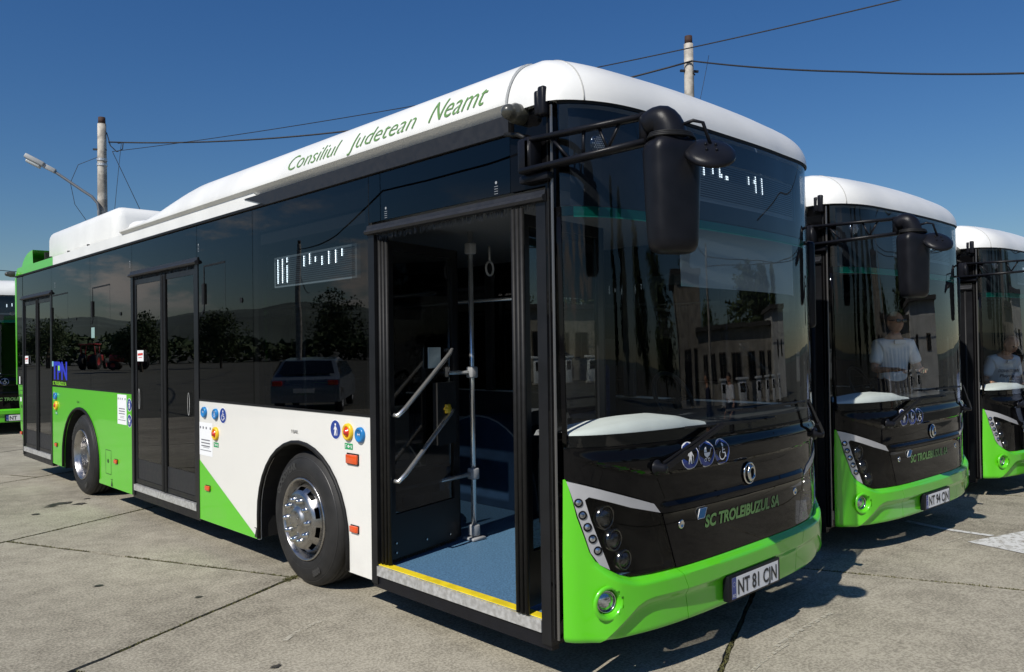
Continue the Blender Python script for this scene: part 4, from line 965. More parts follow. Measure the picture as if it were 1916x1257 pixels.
        if front:
            ns = 10; nseg = 160
            def skip(i, k):
                if i != 3: return False
                ph = (k/nseg*ns+.5) % 1; return abs(ph-.5) < .26
            b = NB(); lathe(b, [(.256, -.058), (.244, -.030), (.238, -.010), (.231, .006), (.210, .030), (.198, .044), (.182, .051), (.105, .054), (.092, .058), (.084, .070), (.066, .076), (.0005, .078)], nseg, M, skip); obj('wheel_disc', b, castal, tyre, 38)
            b = NB(); lathe(b, [(.262, -.07), (.0005, -.07)], 48, M); obj('brake_drum', b, under_m, tyre)
            nr, nh = .148, .052
        else:
            b = NB(); lathe(b, [(.236, -.17), (.215, -.175), (.190, -.16), (.120, -.155), (.110, -.12), (.100, -.06), (.09, -.05), (.0005, -.048)], 72, M, (lambda i, k: i == 0 and (k % 9) < 4)); obj('wheel_disc', b, castal, tyre, 38)
            nr, nh = .155, -.158
        b = NB()
        for k in range(10):
            a_ = 2*math.pi*k/10+.31; c_ = M @ Matrix.Translation((nr*math.cos(a_), nr*math.sin(a_), nh))
            lathe(b, [(.022, 0), (.022, .006), (.0165, .008), (.0165, .030), (.012, .036), (.0004, .038)], 6 if False else 12, c_)
        [obj('wheel_nut', nb, chrome, tyre, 30) for nb in islands(b)]
        if front:
            b = NB()
            for k in range(6):
                a_ = 2*math.pi*k/6; c_ = M @ Matrix.Translation((.055*math.cos(a_), .055*math.sin(a_), .085)); lathe(b, [(.006, -.002), (.005, .004), (.0003, .005)], 8, c_)
            obj('hub_bolts', b, chrome, tyre)
    wheel(-1, YF, True); wheel(1, YF, True); wheel(-1, YR, False); wheel(1, YR, False)
    # ---- interior
    b = NB(); box(b, -.80, 1.255, .60, 10.6, .328, .332); box(b, -1.27, -.80, .34, 2.12, .328, .332); box(b, -1.25, -.80, 3.55, 7.2, .328, .332); P('floor', b, floor_blue)
    b = NB(); box(b, -1.272, -1.215, .41, 1.84, .333, .338); P('step_stripe', b, yellow)
    b = NB(); box(b, -1.23, 1.23, .45, 10.9, 2.52, 2.60); P('ceiling', b, mat('ceiling_panel', (.17, .175, .18), .6))
    b = NB(); box(b, -1.23, 1.23, 10.5, 10.55, .33, 2.52); sheet(b, [(1.92, .33), *[(a, max(c_, .33)) for a, c_ in arch_pts(YF+.02, .66)[1:-1]], (4.55, .33), (4.55, 1.25), (1.92, 1.25)], smap, -.03, .02); sheet(b, rect(.5, 10.5, .98, 1.25), smapR, -.03, .02); P('inner_lining', b, int_dark)
    for yc_, hw_ in ((YF+.02, .70), (YR, .76)):
        for x0_, x1_ in ((-1.235, -.60), (.45, 1.235)):
            b = NB(); ap = arch_pts(yc_, hw_, .334, .42, 1.10); A_1 = [b.verts.new((x0_, a, c_)) for a, c_ in ap]; A_2 = [b.verts.new((x1_, a, c_)) for a, c_ in ap]
            for k in range(len(ap)-1): b.faces.new((A_1[k], A_1[k+1], A_2[k+1], A_2[k]))
            inn = A_2 if x0_ < 0 else A_1; cx_ = x1_ if x0_ < 0 else x0_
            b.faces.new([b.verts.new((cx_+(.001 if x0_ < 0 else -.001)*0, a, c_)) for a, c_ in ap]); b.normal_update(); bmesh.ops.triangulate(b, faces=[fc for fc in b.faces if len(fc.verts) > 4], ngon_method='EAR_CLIP')
            obj('wheel_box', b, int_blue, root)
            b = NB(); tube(b, [(cx_, a, c_) for a, c_ in ap], .008, 6); obj('box_trim', b, int_grey, root, 60)
        # engine-bay flap style boxes just inside the door
    b = NB(); rbox(b, -1.16, -.62, 2.03, 2.11, .40, .86, .01, 2); P('heater_box', b, int_blue)
    b = NB()
    for k in range(2): box(b, -.95+k*.24, -.77+k*.24, 2.018, 2.029, .62, .69)
    box(b, -.58, -.56, 2.02, 2.03, .45, .75); box(b, -1.16, -.62, 2.015, 2.115, .862, .872); P('heater_trim', b, alu)
    # driver cab
    b = NB(); box(b, .30, 1.2, 1.90, 1.94, .333, 1.75); box(b, .28, .30, .95, 1.94, .333, 1.15); P('cab_wall', b, int_dark)
    b = NB(); rbox(b, .40, .88, 1.25, 1.72, .70, .86, .05, 3); rbox(b, .42, .86, 1.66, 1.80, .82, 1.55, .05, 3); rbox(b, .52, .76, 1.68, 1.78, 1.56, 1.75, .04, 3); box(b, .5, .8, 1.3, 1.65, .34, .7); P('driver_seat', b, seat_m, 45)
    b = NB()
    dc = []
    xs_ = np.linspace(-1.24, -.34, 26)
    for x_ in xs_:
        u_ = (x_+1.24)/.90; yf = float(np.interp(s_of_x(x_), _s, _y))+.035; h = .010+.048*math.sin(min(1, u_*1.8+.0)*math.pi/2)*(1-ss((u_-.72)/.28)*.9); hb_ = h
        dc.append([b.verts.new((x_, yf, 1.258)), b.verts.new((x_, yf+.008, 1.262+h*.6)), b.verts.new((x_, yf+.05, 1.262+h)), b.verts.new((x_, yf+.22, 1.262+h*1.08)), b.verts.new((x_, yf+.24, 1.245))])
    for i in range(len(dc)-1):
        for k in range(4): b.faces.new((dc[i][k], dc[i][k+1], dc[i+1][k+1], dc[i+1][k]))
    fix(b); P('dash_cover', b, dash_w, 60)
    b = NB(); patch(b, [(-1.22, .55), (1.22, .55), (1.22, 1.255), (-1.22, 1.255)], -.10, .0, .1, .2); box(b, -.10, 1.2, .34, .85, .34, .9)
    for x0_, x1_ in ((-.33, 1.2),):
        box(b, x0_, x1_, .16, .80, 1.19, 1.245)
    box(b, -1.2, -.33, .30, .42, .9, 1.20)
    P('dashboard', b, int_dark)
    b = NB(); ringp = [(.64+.21*math.cos(a), .92+.09*math.sin(a)*1.0, 1.30+.19*math.sin(a)) for a in np.linspace(0, 2*math.pi, 28, endpoint=False)]; tube(b, ringp, .016, 8, closed=True); tube(b, [(.64, .92, 1.30), (.64, .80, 1.1)], .03, 8); bar(b, (.45, .92, 1.30), (.83, .92, 1.30), .03, .02); P('steering_wheel', b, rubber, 60)
    # handrails
    b = NB(); tube(b, [(-.42, 1.90, .33), (-.42, 1.90, 2.52)], .019, 12); tube(b, [(-.42, 1.90, 1.52), (-.72, 2.02, 1.52)], .016, 10); tube(b, [(-.42, 1.9, .80), (-1.1, 2.02, .74)], .016, 10); tube(b, [(-1.05, 2.05, .8), (-.75, 2.05, .8)], .012, 8)
    for yy in (4.2, 6.6, 9.0): tube(b, [(-.45, yy, .33), (-.45, yy, 2.52)], .018, 10); tube(b, [(.45, yy, .33), (.45, yy, 2.52)], .018, 10)
    for sx in (-.5, .5): tube(b, [(sx, 2.2, 2.1), (sx, 9.4, 2.1)], .016, 8)
    P('handrail', b, rail_m, 60)
    b = NB()
    for z in (.40, .80, 1.52, 2.40): rbox(b, -.45, -.39, 1.865, 1.935, z-.04, z+.04, .01, 2)
    rbox(b, -.76, -.70, 1.99, 2.05, 1.44, 1.56, .01, 2); rbox(b, -.48, -.36, 1.84, 1.96, .335, .355, .004, 1); P('rail_clamp', b, int_grey, 40)
    b = NB(); rbox(b, -1.14, -.80, 2.13, 2.15, .92, 1.30, .01, 1); P('partition_panel', b, mat('pale_partition', (.5, .52, .53), .4), 40)
    b = NB(); rbox(b, -.76, -.48, 2.0, 2.012, .88, 1.46, .004, 1); P('glass_screen', b, mat('smoked_screen', (.10, .11, .12), .2, coat=.6), 40)
    b = NB(); tube(b, [(-.30, 1.83, 2.42), (-.30, 1.83, 2.30)], .008, 6); ringp = [(-.30+.035*math.cos(a), 1.83, 2.26+.05*math.sin(a)) for a in np.linspace(0, 6.28, 14, endpoint=False)]; tube(b, ringp, .008, 6, closed=True); P('strap_hanger', b, int_grey, 60)
    # seats
    for yy in (3.9, 4.75, 6.5, 7.4, 8.3, 9.2):
        for xx in ((-1.0, -.62), (.62, 1.0)) if yy not in (4.75,) else ((.62, 1.0),):
            for x_ in xx:
                b = NB(); rbox(b, x_-.18, x_+.18, yy-.02, yy+.4, .76, .82, .02, 2); rbox(b, x_-.18, x_+.18, yy+.36, yy+.42, .80, 1.38, .025, 2); box(b, x_-.03, x_+.03, yy+.1, yy+.3, .33, .77); P('passenger_seat', b, seat_m, 45)
    return fr_

def make_leaf(root, hinge, ang, flip, rails):
    """front-door leaf built flat along +x from its hinge"""
    Wd = .74; Mt = Matrix.Translation(hinge) @ Matrix.Rotation(ang, 4, 'Z')
    b = NB(); z0, z1 = .36, 2.385
    for a, c in ((0, .055), (Wd-.055, Wd)): box(b, a, c, -.018, .018, z0, z1, Mt)
    box(b, .055, Wd-.055, -.018, .018, z1-.06, z1, Mt); box(b, .055, Wd-.055, -.018, .018, z0, z0+.28, Mt); o = obj('door_leaf', b, frame_m, root)
    b = NB(); box(b, .056, Wd-.056, -.004, .004, z0+.282, z1-.062, Mt); obj('door_pane', b, door_glass, o)
    b = NB()
    for k in range(3): tube(b, [Mt @ Vector((-.018, -.03+k*.028, z0-.02)), Mt @ Vector((-.018, -.03+k*.028, z1+.02))], .014, 8)
    tube(b, [Mt @ Vector((Wd+.012, 0, z0)), Mt @ Vector((Wd+.012, 0, z1))], .016, 8); obj('edge_rubber', b, rubber, o, 60)
    if rails:
        for zz in (0., -.415):
            b = NB(); s_ = flip
            A = [Mt @ Vector((.02, s_*.015, 1.275+zz)), Mt @ Vector((.02, s_*.075, 1.275+zz)), Mt @ Vector((.08, s_*.085, 1.315+zz)), Mt @ Vector((.56, s_*.085, 1.655+zz*.99)), Mt @ Vector((.60, s_*.075, 1.68+zz)), Mt @ Vector((.60, s_*.015, 1.68+zz))]
            tube(b, A, .015, 10); obj('grab_rail', b, rail_m, o, 60)
        b = NB(); box(b, .40, .53, -.030*1, -.02, 1.56, 1.70, Mt) if s_ < 0 else None; obj('leaf_notice', b, mat('pale_blue_card', (.33, .42, .45), .6), o)
        b = NB(); box(b, .43, .645, s_*.055-.02, s_*.055+.02, 1.04, 1.46, Mt); ov = obj('lock_box', b, under_m, o)
        b = NB(); cM = Mt @ Matrix.Translation((.53, s_*.08, 1.28)) @ Matrix.Rotation(R(90), 4, 'X'); n = 48
        lathe(b, [(.030, -.02), (.030, .012), (.022, .02), (.0004, .022)], n, cM)
        for v in b.verts:
            l_ = cM.inverted() @ v.co; rr = math.hypot(l_.x, l_.y)
            if rr > .02: k_ = 1+.16*math.cos(6*math.atan2(l_.y, l_.x)); l_.x *= k_; l_.y *= k_; v.co = cM @ l_
        obj('release_knob', b, yelbtn, o, 50)
        b = NB()
        for (a, c) in ((.05, .40), (.62, .40), (.63, 1.52), (.60, 1.20), (.05, .46), (.36, .42), (.62, 1.24)): tube(b, [Mt @ Vector((a, s_*.02, c)), Mt @ Vector((a, s_*.028, c))], .007, 8)
        obj('bolt_heads', b, chrome, o)
        b = NB(); rnd = random.Random(3)
        for _ in range(700):
            a = rnd.uniform(.05, Wd-.02); l_ = rnd.uniform(.02, .055); P0 = Mt @ Vector((a, rnd.uniform(-.015, .01), z0)); v = [b.verts.new(P0), b.verts.new(P0+Vector((.004, .002, 0))), b.verts.new(P0+Vector((rnd.uniform(-.015, .015), rnd.uniform(-.02, .02), -l_)))]; b.faces.new(v)
        tag(obj('brush_strip', b, mat('brown_bristle', (.07, .055, .035), .6), o), kind='stuff')
    return o
def kids(o): return [c for c in bpy.data.objects if c.parent == o]
def copy_tree(o, parent=None):
    c = o.copy(); COL.objects.link(c)
    if parent is not None: c.parent = parent
    for ch in ([x for x in SC.objects if x.parent == o]): copy_tree(ch, c)
    return c
def number_plate(fr_, txt):
    y = -.0125+float(fmap(0, .36).y)-.0005
    b = NB(); v = [b.verts.new(p) for p in ((-.258, y, .295), (.258, y, .295), (.258, y, .412), (-.258, y, .412))]; b.faces.new(v); pl_ = obj('plate_face', b, whitesign, fr_)
    b = NB(); v = [b.verts.new(p) for p in ((-.258, y-.001, .295), (-.215, y-.001, .295), (-.215, y-.001, .412), (-.258, y-.001, .412))]; b.faces.new(v); obj('plate_band', b, bluesign, fr_)
    pm = lambda a, c, w: Vector((a, y-w, c))
    b = NB(); put_text(b, 'RO', .026, -.2365, .305, pm, .002, 1, .030, center=True)
    for k in range(12): decal(b, [circ(-.2365+.013*math.cos(k*math.pi/6), .375+.013*math.sin(k*math.pi/6), .0018, n=6)], pm, .002)
    obj('plate_country_mark', b, yelbtn if False else whitesign, fr_)
    if txt:
        full = text2d(txt, .113, 0, .0025)[2]; k_ = .435/text2d('NT 81 CJN', .113, 0, .0025)[2]; words = txt.split()
        for i_, wd_ in enumerate(words):
            pre = text2d(' '.join(words[:i_+1]), .113, 0, .0025)[2]-text2d(wd_, .113, 0, .0025)[2]
            b = NB(); put_text(b, wd_, .113, -.198+pre*k_, .314, pm, .002, 1, text2d(wd_, .113, 0, .0025)[2]*k_, bold=.0025); obj('plate_lettering', b, ink, fr_)

bus1 = empty('electric_bus', (0, 0, 0)); plate_root = make_bus(bus1)
GROUP = 'green and white city buses parked in a row'
base_children = [c for c in SC.objects if c.parent == bus1]
others = []
for (loc, rz, lab) in (((3.552, .189, -.071), -.0444, 'second green and white bus of the row, a bald driver behind its windscreen'),
                       ((7.36, .182, -.149), -.0258, 'third bus of the row, cut by the right edge, with a stooping driver'),
                       ((.0, 16.75, 0), -.16, 'distant bus facing the camera past the tail of the nearest bus at the left edge')):
    c = copy_tree(bus1)
    for ch in [x for x in SC.objects if x.parent == c and x.name.startswith('sun_blind')]: bpy.data.objects.remove(ch)
    c.location = loc; c.rotation_euler = (0, 0, rz); tag(c, lab, 'bus', GROUP); others.append(c)
tag(bus1, 'nearest green and white city bus with its front door open and blue floor showing', 'bus', GROUP)
number_plate(plate_root, 'NT 81 CJN')
def child(root, nm): return [c for c in SC.objects if c.parent == root and c.name.split('.')[0] == nm][0]
number_plate(child(others[0], 'plate_frame'), 'NT 94 CJN'); number_plate(child(others[1], 'plate_frame'), None); number_plate(child(others[2], 'plate_frame'), 'NT')
make_leaf(bus1, (-1.225, 1.80, 0), R(14), -1, True); make_leaf(bus1, (-1.27, .535, 0), R(6), 1, False)
for c in others:
    for hy, an in ((1.85, R(-90)), (.43, R(90))):
        l_ = make_leaf(c, (-1.262, hy, 0), an, 1, False)

# ------------------------------------------------------------------ people
skin_m = mat('skin', (.46, .25, .16), .5, noise_amt=.12, nscale=30); hair_m = mat('dark_hair', (.02, .016, .013), .6)
def skinned(chains, name, m, parent=None, subs=2):
    """chains: list of polylines [(point, radius), ...]; first point of a chain may equal an earlier point"""
    V, Rr, Ed, idx = [], [], [], {}
    for ch in chains:
        prev = None
        for p, rr in ch:
            key = tuple(round(c, 4) for c in p)
            if key not in idx: idx[key] = len(V); V.append(p); Rr.append(rr)
            i = idx[key]
            if prev is not None and prev != i: Ed.append((prev, i))
            prev = i
    me = bpy.data.meshes.new('s'); me.from_pydata(V, Ed, []); o = bpy.data.objects.new('s', me); COL.objects.link(o)
    md = o.modifiers.new('k', 'SKIN'); md.use_smooth_shade = True
    for i, sv in enumerate(me.skin_vertices[0].data):
        rr = Rr[i]; sv.radius = (rr, rr) if not isinstance(rr, tuple) else rr; sv.use_root = (i == 0)
    sb = o.modifiers.new('b', 'SUBSURF'); sb.levels = subs; sb.render_levels = subs
    dg = bpy.context.evaluated_depsgraph_get(); dg.update(); me2 = bpy.data.meshes.new_from_object(o.evaluated_get(dg)); me2.name = name
    bpy.data.objects.remove(o); bpy.data.meshes.remove(me)
    me2.materials.clear(); me2.materials.append(m)
    for p in me2.polygons: p.use_smooth = True
    return link(bpy.data.objects.new(name, me2), parent)
def hand(wr, d, side, up):
    """five finger chains rooted in the palm; wr wrist, d direction, side thumb direction"""
    d = Vector(d).normalized(); side = Vector(side).normalized(); up = Vector(up).normalized(); wr = Vector(wr); ch = []
    palm = wr+d*.07
    ch.append([(tuple(wr), .024), (tuple(palm), .030)])
    for k, (L, o_) in enumerate(((.070, .030), (.078, .010), (.072, -.010), (.056, -.028))):
        b0 = palm+side*o_*.7+d*.01; b1 = palm+side*o_+d*.035; b2 = b1+d*L*.45-up*L*.18; b3 = b2+d*L*.25-up*L*.38
        ch.append([(tuple(palm), .030), (tuple(b0), .012), (tuple(b1), .009), (tuple(b2), .0085), (tuple(b3), .007)])
    t0 = wr+d*.03+side*.025; t1 = t0+d*.03+side*.025; t2 = t1+d*.028-up*.01
    ch.append([(tuple(wr), .024), (tuple(t0), .012), (tuple(t1), .010), (tuple(t2), .008)])
    return ch
def person(loc, rz, label, pose, shirt, trouser, hairm=hair_m, bald=False, glasses=False, shirt_text=None, group=None, long_hair=False, scale=1., sleeves='short', shoe=None):
    root = empty('person', loc, rz); tag(root, label, 'person', group); root.scale = (scale,)*3
    lean = pose.get('lean', 0); sit = pose.get('sit', False)
    hip = Vector((0, 0, .92)) if not sit else Vector((0, .0, .62))
    def T(x, y, z):      # torso space leaning forward (towards -y)
        v = Vector((x, y*math.cos(lean)-z*math.sin(lean), z*math.cos(lean)+y*math.sin(lean))); return tuple(hip+v)
    chest = T(0, 0, .34); neck = T(0, -.01, .53); 
    hd = Vector(neck)+Vector((0, -.015-.05*pose.get('nod', 0), .065)); turn = pose.get('turn', 0)
    head = hd+Vector((0, -.01-.04*pose.get('nod', 0), .085-.03*pose.get('nod', 0)))
    ch = [[(tuple(hip), (.155, .10)), (T(0, 0, .16), (.135, .095)), (chest, (.165, .105)), (T(0, 0, .47), (.10, .08)), (neck, .058), (tuple(hd), .062)]]
    arms = pose.get('arms', ((( -.235, 0, .30), (-.27, -.03, .02), (-.26, -.12, -.20)), ((.235, 0, .30), (.27, -.03, .02), (.26, -.12, -.20))))
    sl, bdy = [], []
    hands = []
    for sg, arm in zip((-1, 1), arms):
        sh = T(sg*.168, 0, .43); el = T(*arm[1]); wr = T(*arm[2])
        ch.append([(T(0, 0, .47), (.10, .08)), (sh, .062), (tuple(Vector(sh).lerp(Vector(el), .5)), .048), (el, .040), (tuple(Vector(el).lerp(Vector(wr), .45)), .036), (wr, .024)])
        dv = (Vector(wr)-Vector(el)).normalized(); upv = Vector((0, 0, 1)) if abs(dv.z) < .8 else Vector((-sg, 0, 0)); sd = dv.cross(upv).normalized()*(1 if sg < 0 else -1)
        ch += hand(wr, dv, sd if abs(dv.z) < .8 else Vector((0, -1, 0)), upv if abs(dv.z) < .8 else Vector((sg, 0, 0)))
        fr = .42 if sleeves == 'short' else .97
        if fr < .5: sl.append([(T(0, 0, .45), (.11, .09)), (sh, .082), (tuple(Vector(sh).lerp(Vector(el), .55)), .070), (tuple(Vector(sh).lerp(Vector(el), .80)), .066)])
        else: sl.append([(T(0, 0, .45), (.11, .09)), (sh, .082), (tuple(Vector(sh).lerp(Vector(el), .55)), .066), (el, .054), (tuple(Vector(el).lerp(Vector(wr), .92)), .040)])
    legs = []
    for sg in (-1, 1):
        if sit: kn = (sg*.14, -.45, .60); an = (sg*.14, -.50, .16)
        else: kn = (sg*.10, -.015+.02*sg, .49); an = (sg*.115, .03*sg, .085)
        hp = tuple(hip+Vector((sg*.085, 0, -.03)))
        ch.append([(tuple(hip), (.155, .10)), (hp, .092), (tuple(Vector(hp).lerp(Vector(kn), .5)), .074), (kn, .055), (tuple(Vector(kn).lerp(Vector(an), .4)), .052), (an, .036)])
        legs.append([(tuple(hip), (.165, .115)), (hp, .108), (tuple(Vector(hp).lerp(Vector(kn), .5)), .090), (kn, .070), (tuple(Vector(kn).lerp(Vector(an), .5)), .066), (tuple(Vector(an)+Vector((0, 0, .0))), .058)])
        b = NB(); M = Matrix.Translation((an[0], an[1]-.06, an[2]-.045)); rbox(b, -.045, .045, -.12, .13, -.038, .045, .03, 3, M)
        obj('shoe', b, shoe or mat('dark_shoe', (.03, .022, .018), .4), root, 60)
    body = skinned(ch, 'body', skin_m, root, 2)
    # head joined in the body mesh
    bm = NB(); bm.from_mesh(body.data); hb = NB(); bmesh.ops.create_uvsphere(hb, u_segments=36, v_segments=26, radius=1)
    for v in hb.verts:
        x, y, z = v.co
        fx = .078*(1-.16*max(0, -z)**1.2); fy_ = .096; fz = .118
        q = Vector((x*fx, y*fy_, z*fz))
        if y < 0:      # face side: -y
            q.y += .012*math.exp(-((z-.12)/.12)**2)*math.exp(-((abs(x)-.38)/.22)**2)          # eye sockets
            q.y -= .022*math.exp(-((z+.12)/.17)**2)*math.exp(-(x/.14)**2)*(1 if z < .12 else .3)   # nose
            q.y -= .006*math.exp(-((z+.45)/.08)**2)*math.exp(-(x/.3)**2)                       # lips
            q.y -= .010*math.exp(-((z+.78)/.15)**2)*math.exp(-(x/.3)**2)                       # chin
            q.y -= .006*math.exp(-((z-.30)/.08)**2)*math.exp(-(x/.6)**2)                       # brow
        if z < -.3: q.z *= 1.02
        v.co = q
    for sg in (-1, 1):
        e = NB(); bmesh.ops.create_uvsphere(e, u_segments=12, v_segments=8, radius=1)
        for v in e.verts: v.co = Vector((sg*.080+v.co.x*.012, .012+v.co.y*.018, -.005+v.co.z*.032))
        merge(hb, e)
    Mh = Matrix.Translation(head) @ Matrix.Rotation(turn, 4, 'Z') @ Matrix.Rotation(pose.get('nod', 0)*.7, 4, 'X'); bmesh.ops.transform(hb, matrix=Mh, verts=hb.verts[:])
    for fc in hb.faces: fc.smooth = True
    merge(bm, hb); bm.to_mesh(body.data); bm.free()
    b = NB()
    for sg in (-1, 1):
        e = NB(); bmesh.ops.create_uvsphere(e, u_segments=10, v_segments=8, radius=.011); bmesh.ops.transform(e, matrix=Mh @ Matrix.Translation((sg*.030, -.078, .014)), verts=e.verts[:]); merge(b, e)
    obj('eyes', b, mat('eye', (.05, .04, .03), .2), root, 80)
    b = NB(); box(b, -.024, .024, -.0935, -.088, -.056, -.050, Mh); obj('lips', b, mat('lips', (.30, .10, .08), .5), root)
    if not bald or long_hair:
        b = NB(); bmesh.ops.create_uvsphere(b, u_segments=28, v_segments=20, radius=1)
        kill = []
        for v in b.verts:
            x, y, z = v.co
            if (z < .30 and y < -.35) or (z < -.45 and not long_hair) or z < -.9: kill.append(v)
        for v in b.verts: x, y, z = v.co; rn = 1+.03*noise.noise(v.co*5); v.co = Vector((x*.086*rn, y*.105*rn+.004, z*(.127 if z > 0 else (.125 if not long_hair else .21))*rn))
        bmesh.ops.delete(b, geom=kill, context='VERTS'); bmesh.ops.transform(b, matrix=Mh, verts=b.verts[:]); obj('hair', b, hairm, root, 80)
    if glasses:
        b = NB()
        for sg in (-1, 1): rbox(b, sg*.034-.027, sg*.034+.027, -.112, -.104, -.004, .032, .006, 2, Mh); box(b, sg*.078-.002, sg*.078+.002, -.105, .01, .016, .024, Mh)
        box(b, -.01, .01, -.110, -.105, .016, .022, Mh); obj('sunglasses', b, mat('sunglass_black', (.008, .008, .008), .08, coat=1), root, 50)
    tor = [[(T(0, 0, -.10), (.175, .125)), (T(0, 0, .16), (.160, .120)), (T(0, 0, .34), (.188, .130)), (T(0, 0, .45), (.11, .09)), (T(0, -.01, .50), .075)]]
    sh_o = skinned(tor+sl, 'shirt', shirt, root, 2)
    b = NB(); 
    for sg in (-1, 1): box(b, sg*.03-.03, sg*.03+.03, -.145, -.125, .46, .50, Matrix.Translation(hip) @ Matrix.Rotation(lean, 4, 'X'))
    obj('collar', b, shirt, root)
    if shirt_text:
        for (txt, zz, ww, sz) in shirt_text:
            Ml = Matrix.Translation(hip) @ Matrix.Rotation(lean, 4, 'X')
            mpf = lambda a, c, w: Ml @ Vector((a, -.150+.55*a*a*1.0-w, c))
            b = NB(); put_text(b, txt, sz, 0, zz, mpf, .004, 1, ww, center=True, bold=.0012); obj('shirt_print', b, ink, root)
    skinned(legs, 'trousers', trouser, root, 2)
    return root
polo_w = mat('white_polo_cloth', (.82, .83, .84), .85, bump=.3, bscale=14); tee_w = mat('white_tshirt_cloth', (.76, .77, .79), .85, bump=.3, bscale=12)
blue_s = mat('pale_blue_shirt_cloth', (.30, .37, .55), .85, bump=.3, bscale=14); navy = mat('navy_suit_cloth', (.015, .02, .045), .8); dark_t = mat('dark_trouser_cloth', (.016, .016, .02), .85)
grip = (((-.235, 0, .30), (-.25, -.08, .17), (-.15, -.30, .20)), ((.235, 0, .30), (.25, -.08, .17), (.15, -.30, .20)))
person((4.32, .80, .40), R(-42), 'bald man in sunglasses and white polo shirt standing at the wheel of the second bus', dict(lean=.10, arms=grip, turn=.15), polo_w, dark_t, bald=True, glasses=True, scale=.93)
person((7.98, .86, .10), R(-35), 'man in white printed T-shirt stooping over the wheel of the third bus', dict(lean=.42, nod=.8, arms=grip), tee_w, dark_t, bald=True, scale=1., shirt_text=[('DOWNTOWN', .33, .30, .06), ('Players', .26, .22, .06)])
person((6.98, -.02, gz(5.8)), R(150), 'person in pale blue shirt and dark trousers standing at the right edge of the photo', dict(), blue_s, dark_t, glasses=True, long_hair=True, sleeves='long', shoe=mat('tan_shoe', (.22, .10, .04), .4))
person((13.3, -8.2, -.24), R(-60), 'man in white short-sleeved shirt walking on the yard behind the camera', dict(), polo_w, dark_t)
person((8.5, -6.2, -.17), R(-40), 'man in navy suit and dark cap standing on the yard behind the camera', dict(lean=.12), navy, navy, sleeves='long')

# ------------------------------------------------------------------ utility poles, lamp and wires
def pole(loc, top_z, label, r_top=.115, r_bot=.17):
    root = tag(empty('utility_pole', loc), label, 'utility pole'); H = top_z-loc[2]
    b = NB(); tube(b, [(0, 0, H*k/12) for k in range(13)], [r_bot+(r_top-r_bot)*k/12 for k in range(13)], 14); obj('shaft', b, concrete_pole, root, 40)
    b = NB(); tube(b, [(0, 0, H-.02), (0, 0, H+.20)], [r_top*.86, r_top*.82], 14); obj('pole_cap', b, mat('rusty_cap', (.05, .022, .015), .8, noise_amt=.4), root, 40)
    return root, H
p1, H1 = pole((12.93, 8.81, gz(12.9)), 9.2, 'concrete utility pole rising behind the second bus')
b = NB(); bar(b, (-.20, .12, H1-.68), (.20, -.14, H1-.68), .06, .05); tube(b, [(-.0, -.13, H1-.72), (-.05, -.16, H1-.78), (.0, -.17, H1-.82)], .02, 6); obj('crossbar', b, wire_m, p1)
b = NB(); lathe(b, [(.135, 0), (.140, .0), (.140, .05), (.135, .05)], 20, Matrix.Translation((0, 0, H1-1.60))); rbox(b, -.24, -.12, .06, .14, H1-1.63, H1-1.53, .01, 1); obj('band_clamp', b, alu, p1)
p2, H2 = pole((3.61, 23.35, 0), 8.55, 'concrete utility pole with a street lamp arm beyond the tail of the nearest bus', .12, .18)
b = NB(); bar(b, (-.22, .1, H2-.78), (.10, -.1, H2-.78), .05, .05); obj('crossbar', b, wire_m, p2)
b = NB()
for zz in (1.12, 1.27): lathe(b, [(.14, 0), (.145, 0), (.145, .07), (.14, .07)], 20, Matrix.Translation((0, 0, H2-zz)))
obj('band_clamp', b, alu, p2)
lamp = tag(empty('street_lamp', (3.40, 23.40, 6.1)), 'grey street lamp on a long bent arm clamped to the left utility pole', 'street lamp')
def L_(x, y, z): return (x-3.40, y-23.40, z-6.1)
b = NB(); tube(b, [L_(3.47, 23.2, 4.6), L_(3.47, 23.2, 5.9), L_(3.44, 23.22, 6.12), L_(3.30, 23.30, 6.32), L_(3.08, 23.45, 6.50), L_(2.45, 23.80, 7.02), L_(2.38, 23.84, 7.06)], .042, 10); obj('lamp_arm', b, mat('galvanised_grey', (.20, .21, .22), .5, metal=.5), lamp, 60)
b = NB(); dv = (Vector((1.82, 24.13, 7.38))-Vector((2.42, 23.82, 7.02))).normalized(); M = Matrix.Translation(L_(2.42, 23.82, 7.05)) @ dv.to_track_quat('Y', 'Z').to_matrix().to_4x4()
rbox(b, -.08, .08, -.05, .32, -.06, .07, .02, 2, M); rbox(b, -.13, .13, .28, .84, -.05, .09, .03, 2, M); obj('lamp_head', b, mat('lamp_grey', (.36, .37, .37), .5), lamp, 45)
b = NB(); rbox(b, -.10, .10, .34, .76, -.14, -.045, .04, 3, M); obj('lamp_glass', b, mat('lamp_bowl', (.45, .47, .46), .25, coat=.5), lamp, 60)
def wire(pts, label, rad=.012, sag=0., name='overhead_wire', group=None, n=30):
    P_ = []
    for i in range(len(pts)-1):
        a, c = Vector(pts[i]), Vector(pts[i+1]); sg_ = sag[i] if isinstance(sag, (list, tuple)) else sag
        for k in range(n+(i == len(pts)-2)):
            t_ = k/n; p = a.lerp(c, t_); p.z -= sg_*4*t_*(1-t_); P_.append(p)
    b = NB(); tube(b, P_, rad, 6); return tag(obj(name, b, wire_m, None, 60), label, 'wire', group)
att1 = (12.85, 8.66, 8.72); att2 = (3.75, 23.2, 8.0)
wire([att2, att1], 'thick twisted cable strung between the two utility poles', .022, .62)
wire([att1, (12.43, 4.47, 7.27), (12.06, 1.37, 6.36), (11.75, -1.2, 5.62), (11.2, -5.5, 4.6)], 'thick twisted cable running right from the pole behind the second bus', .020, (.05, .03, .02, .0))
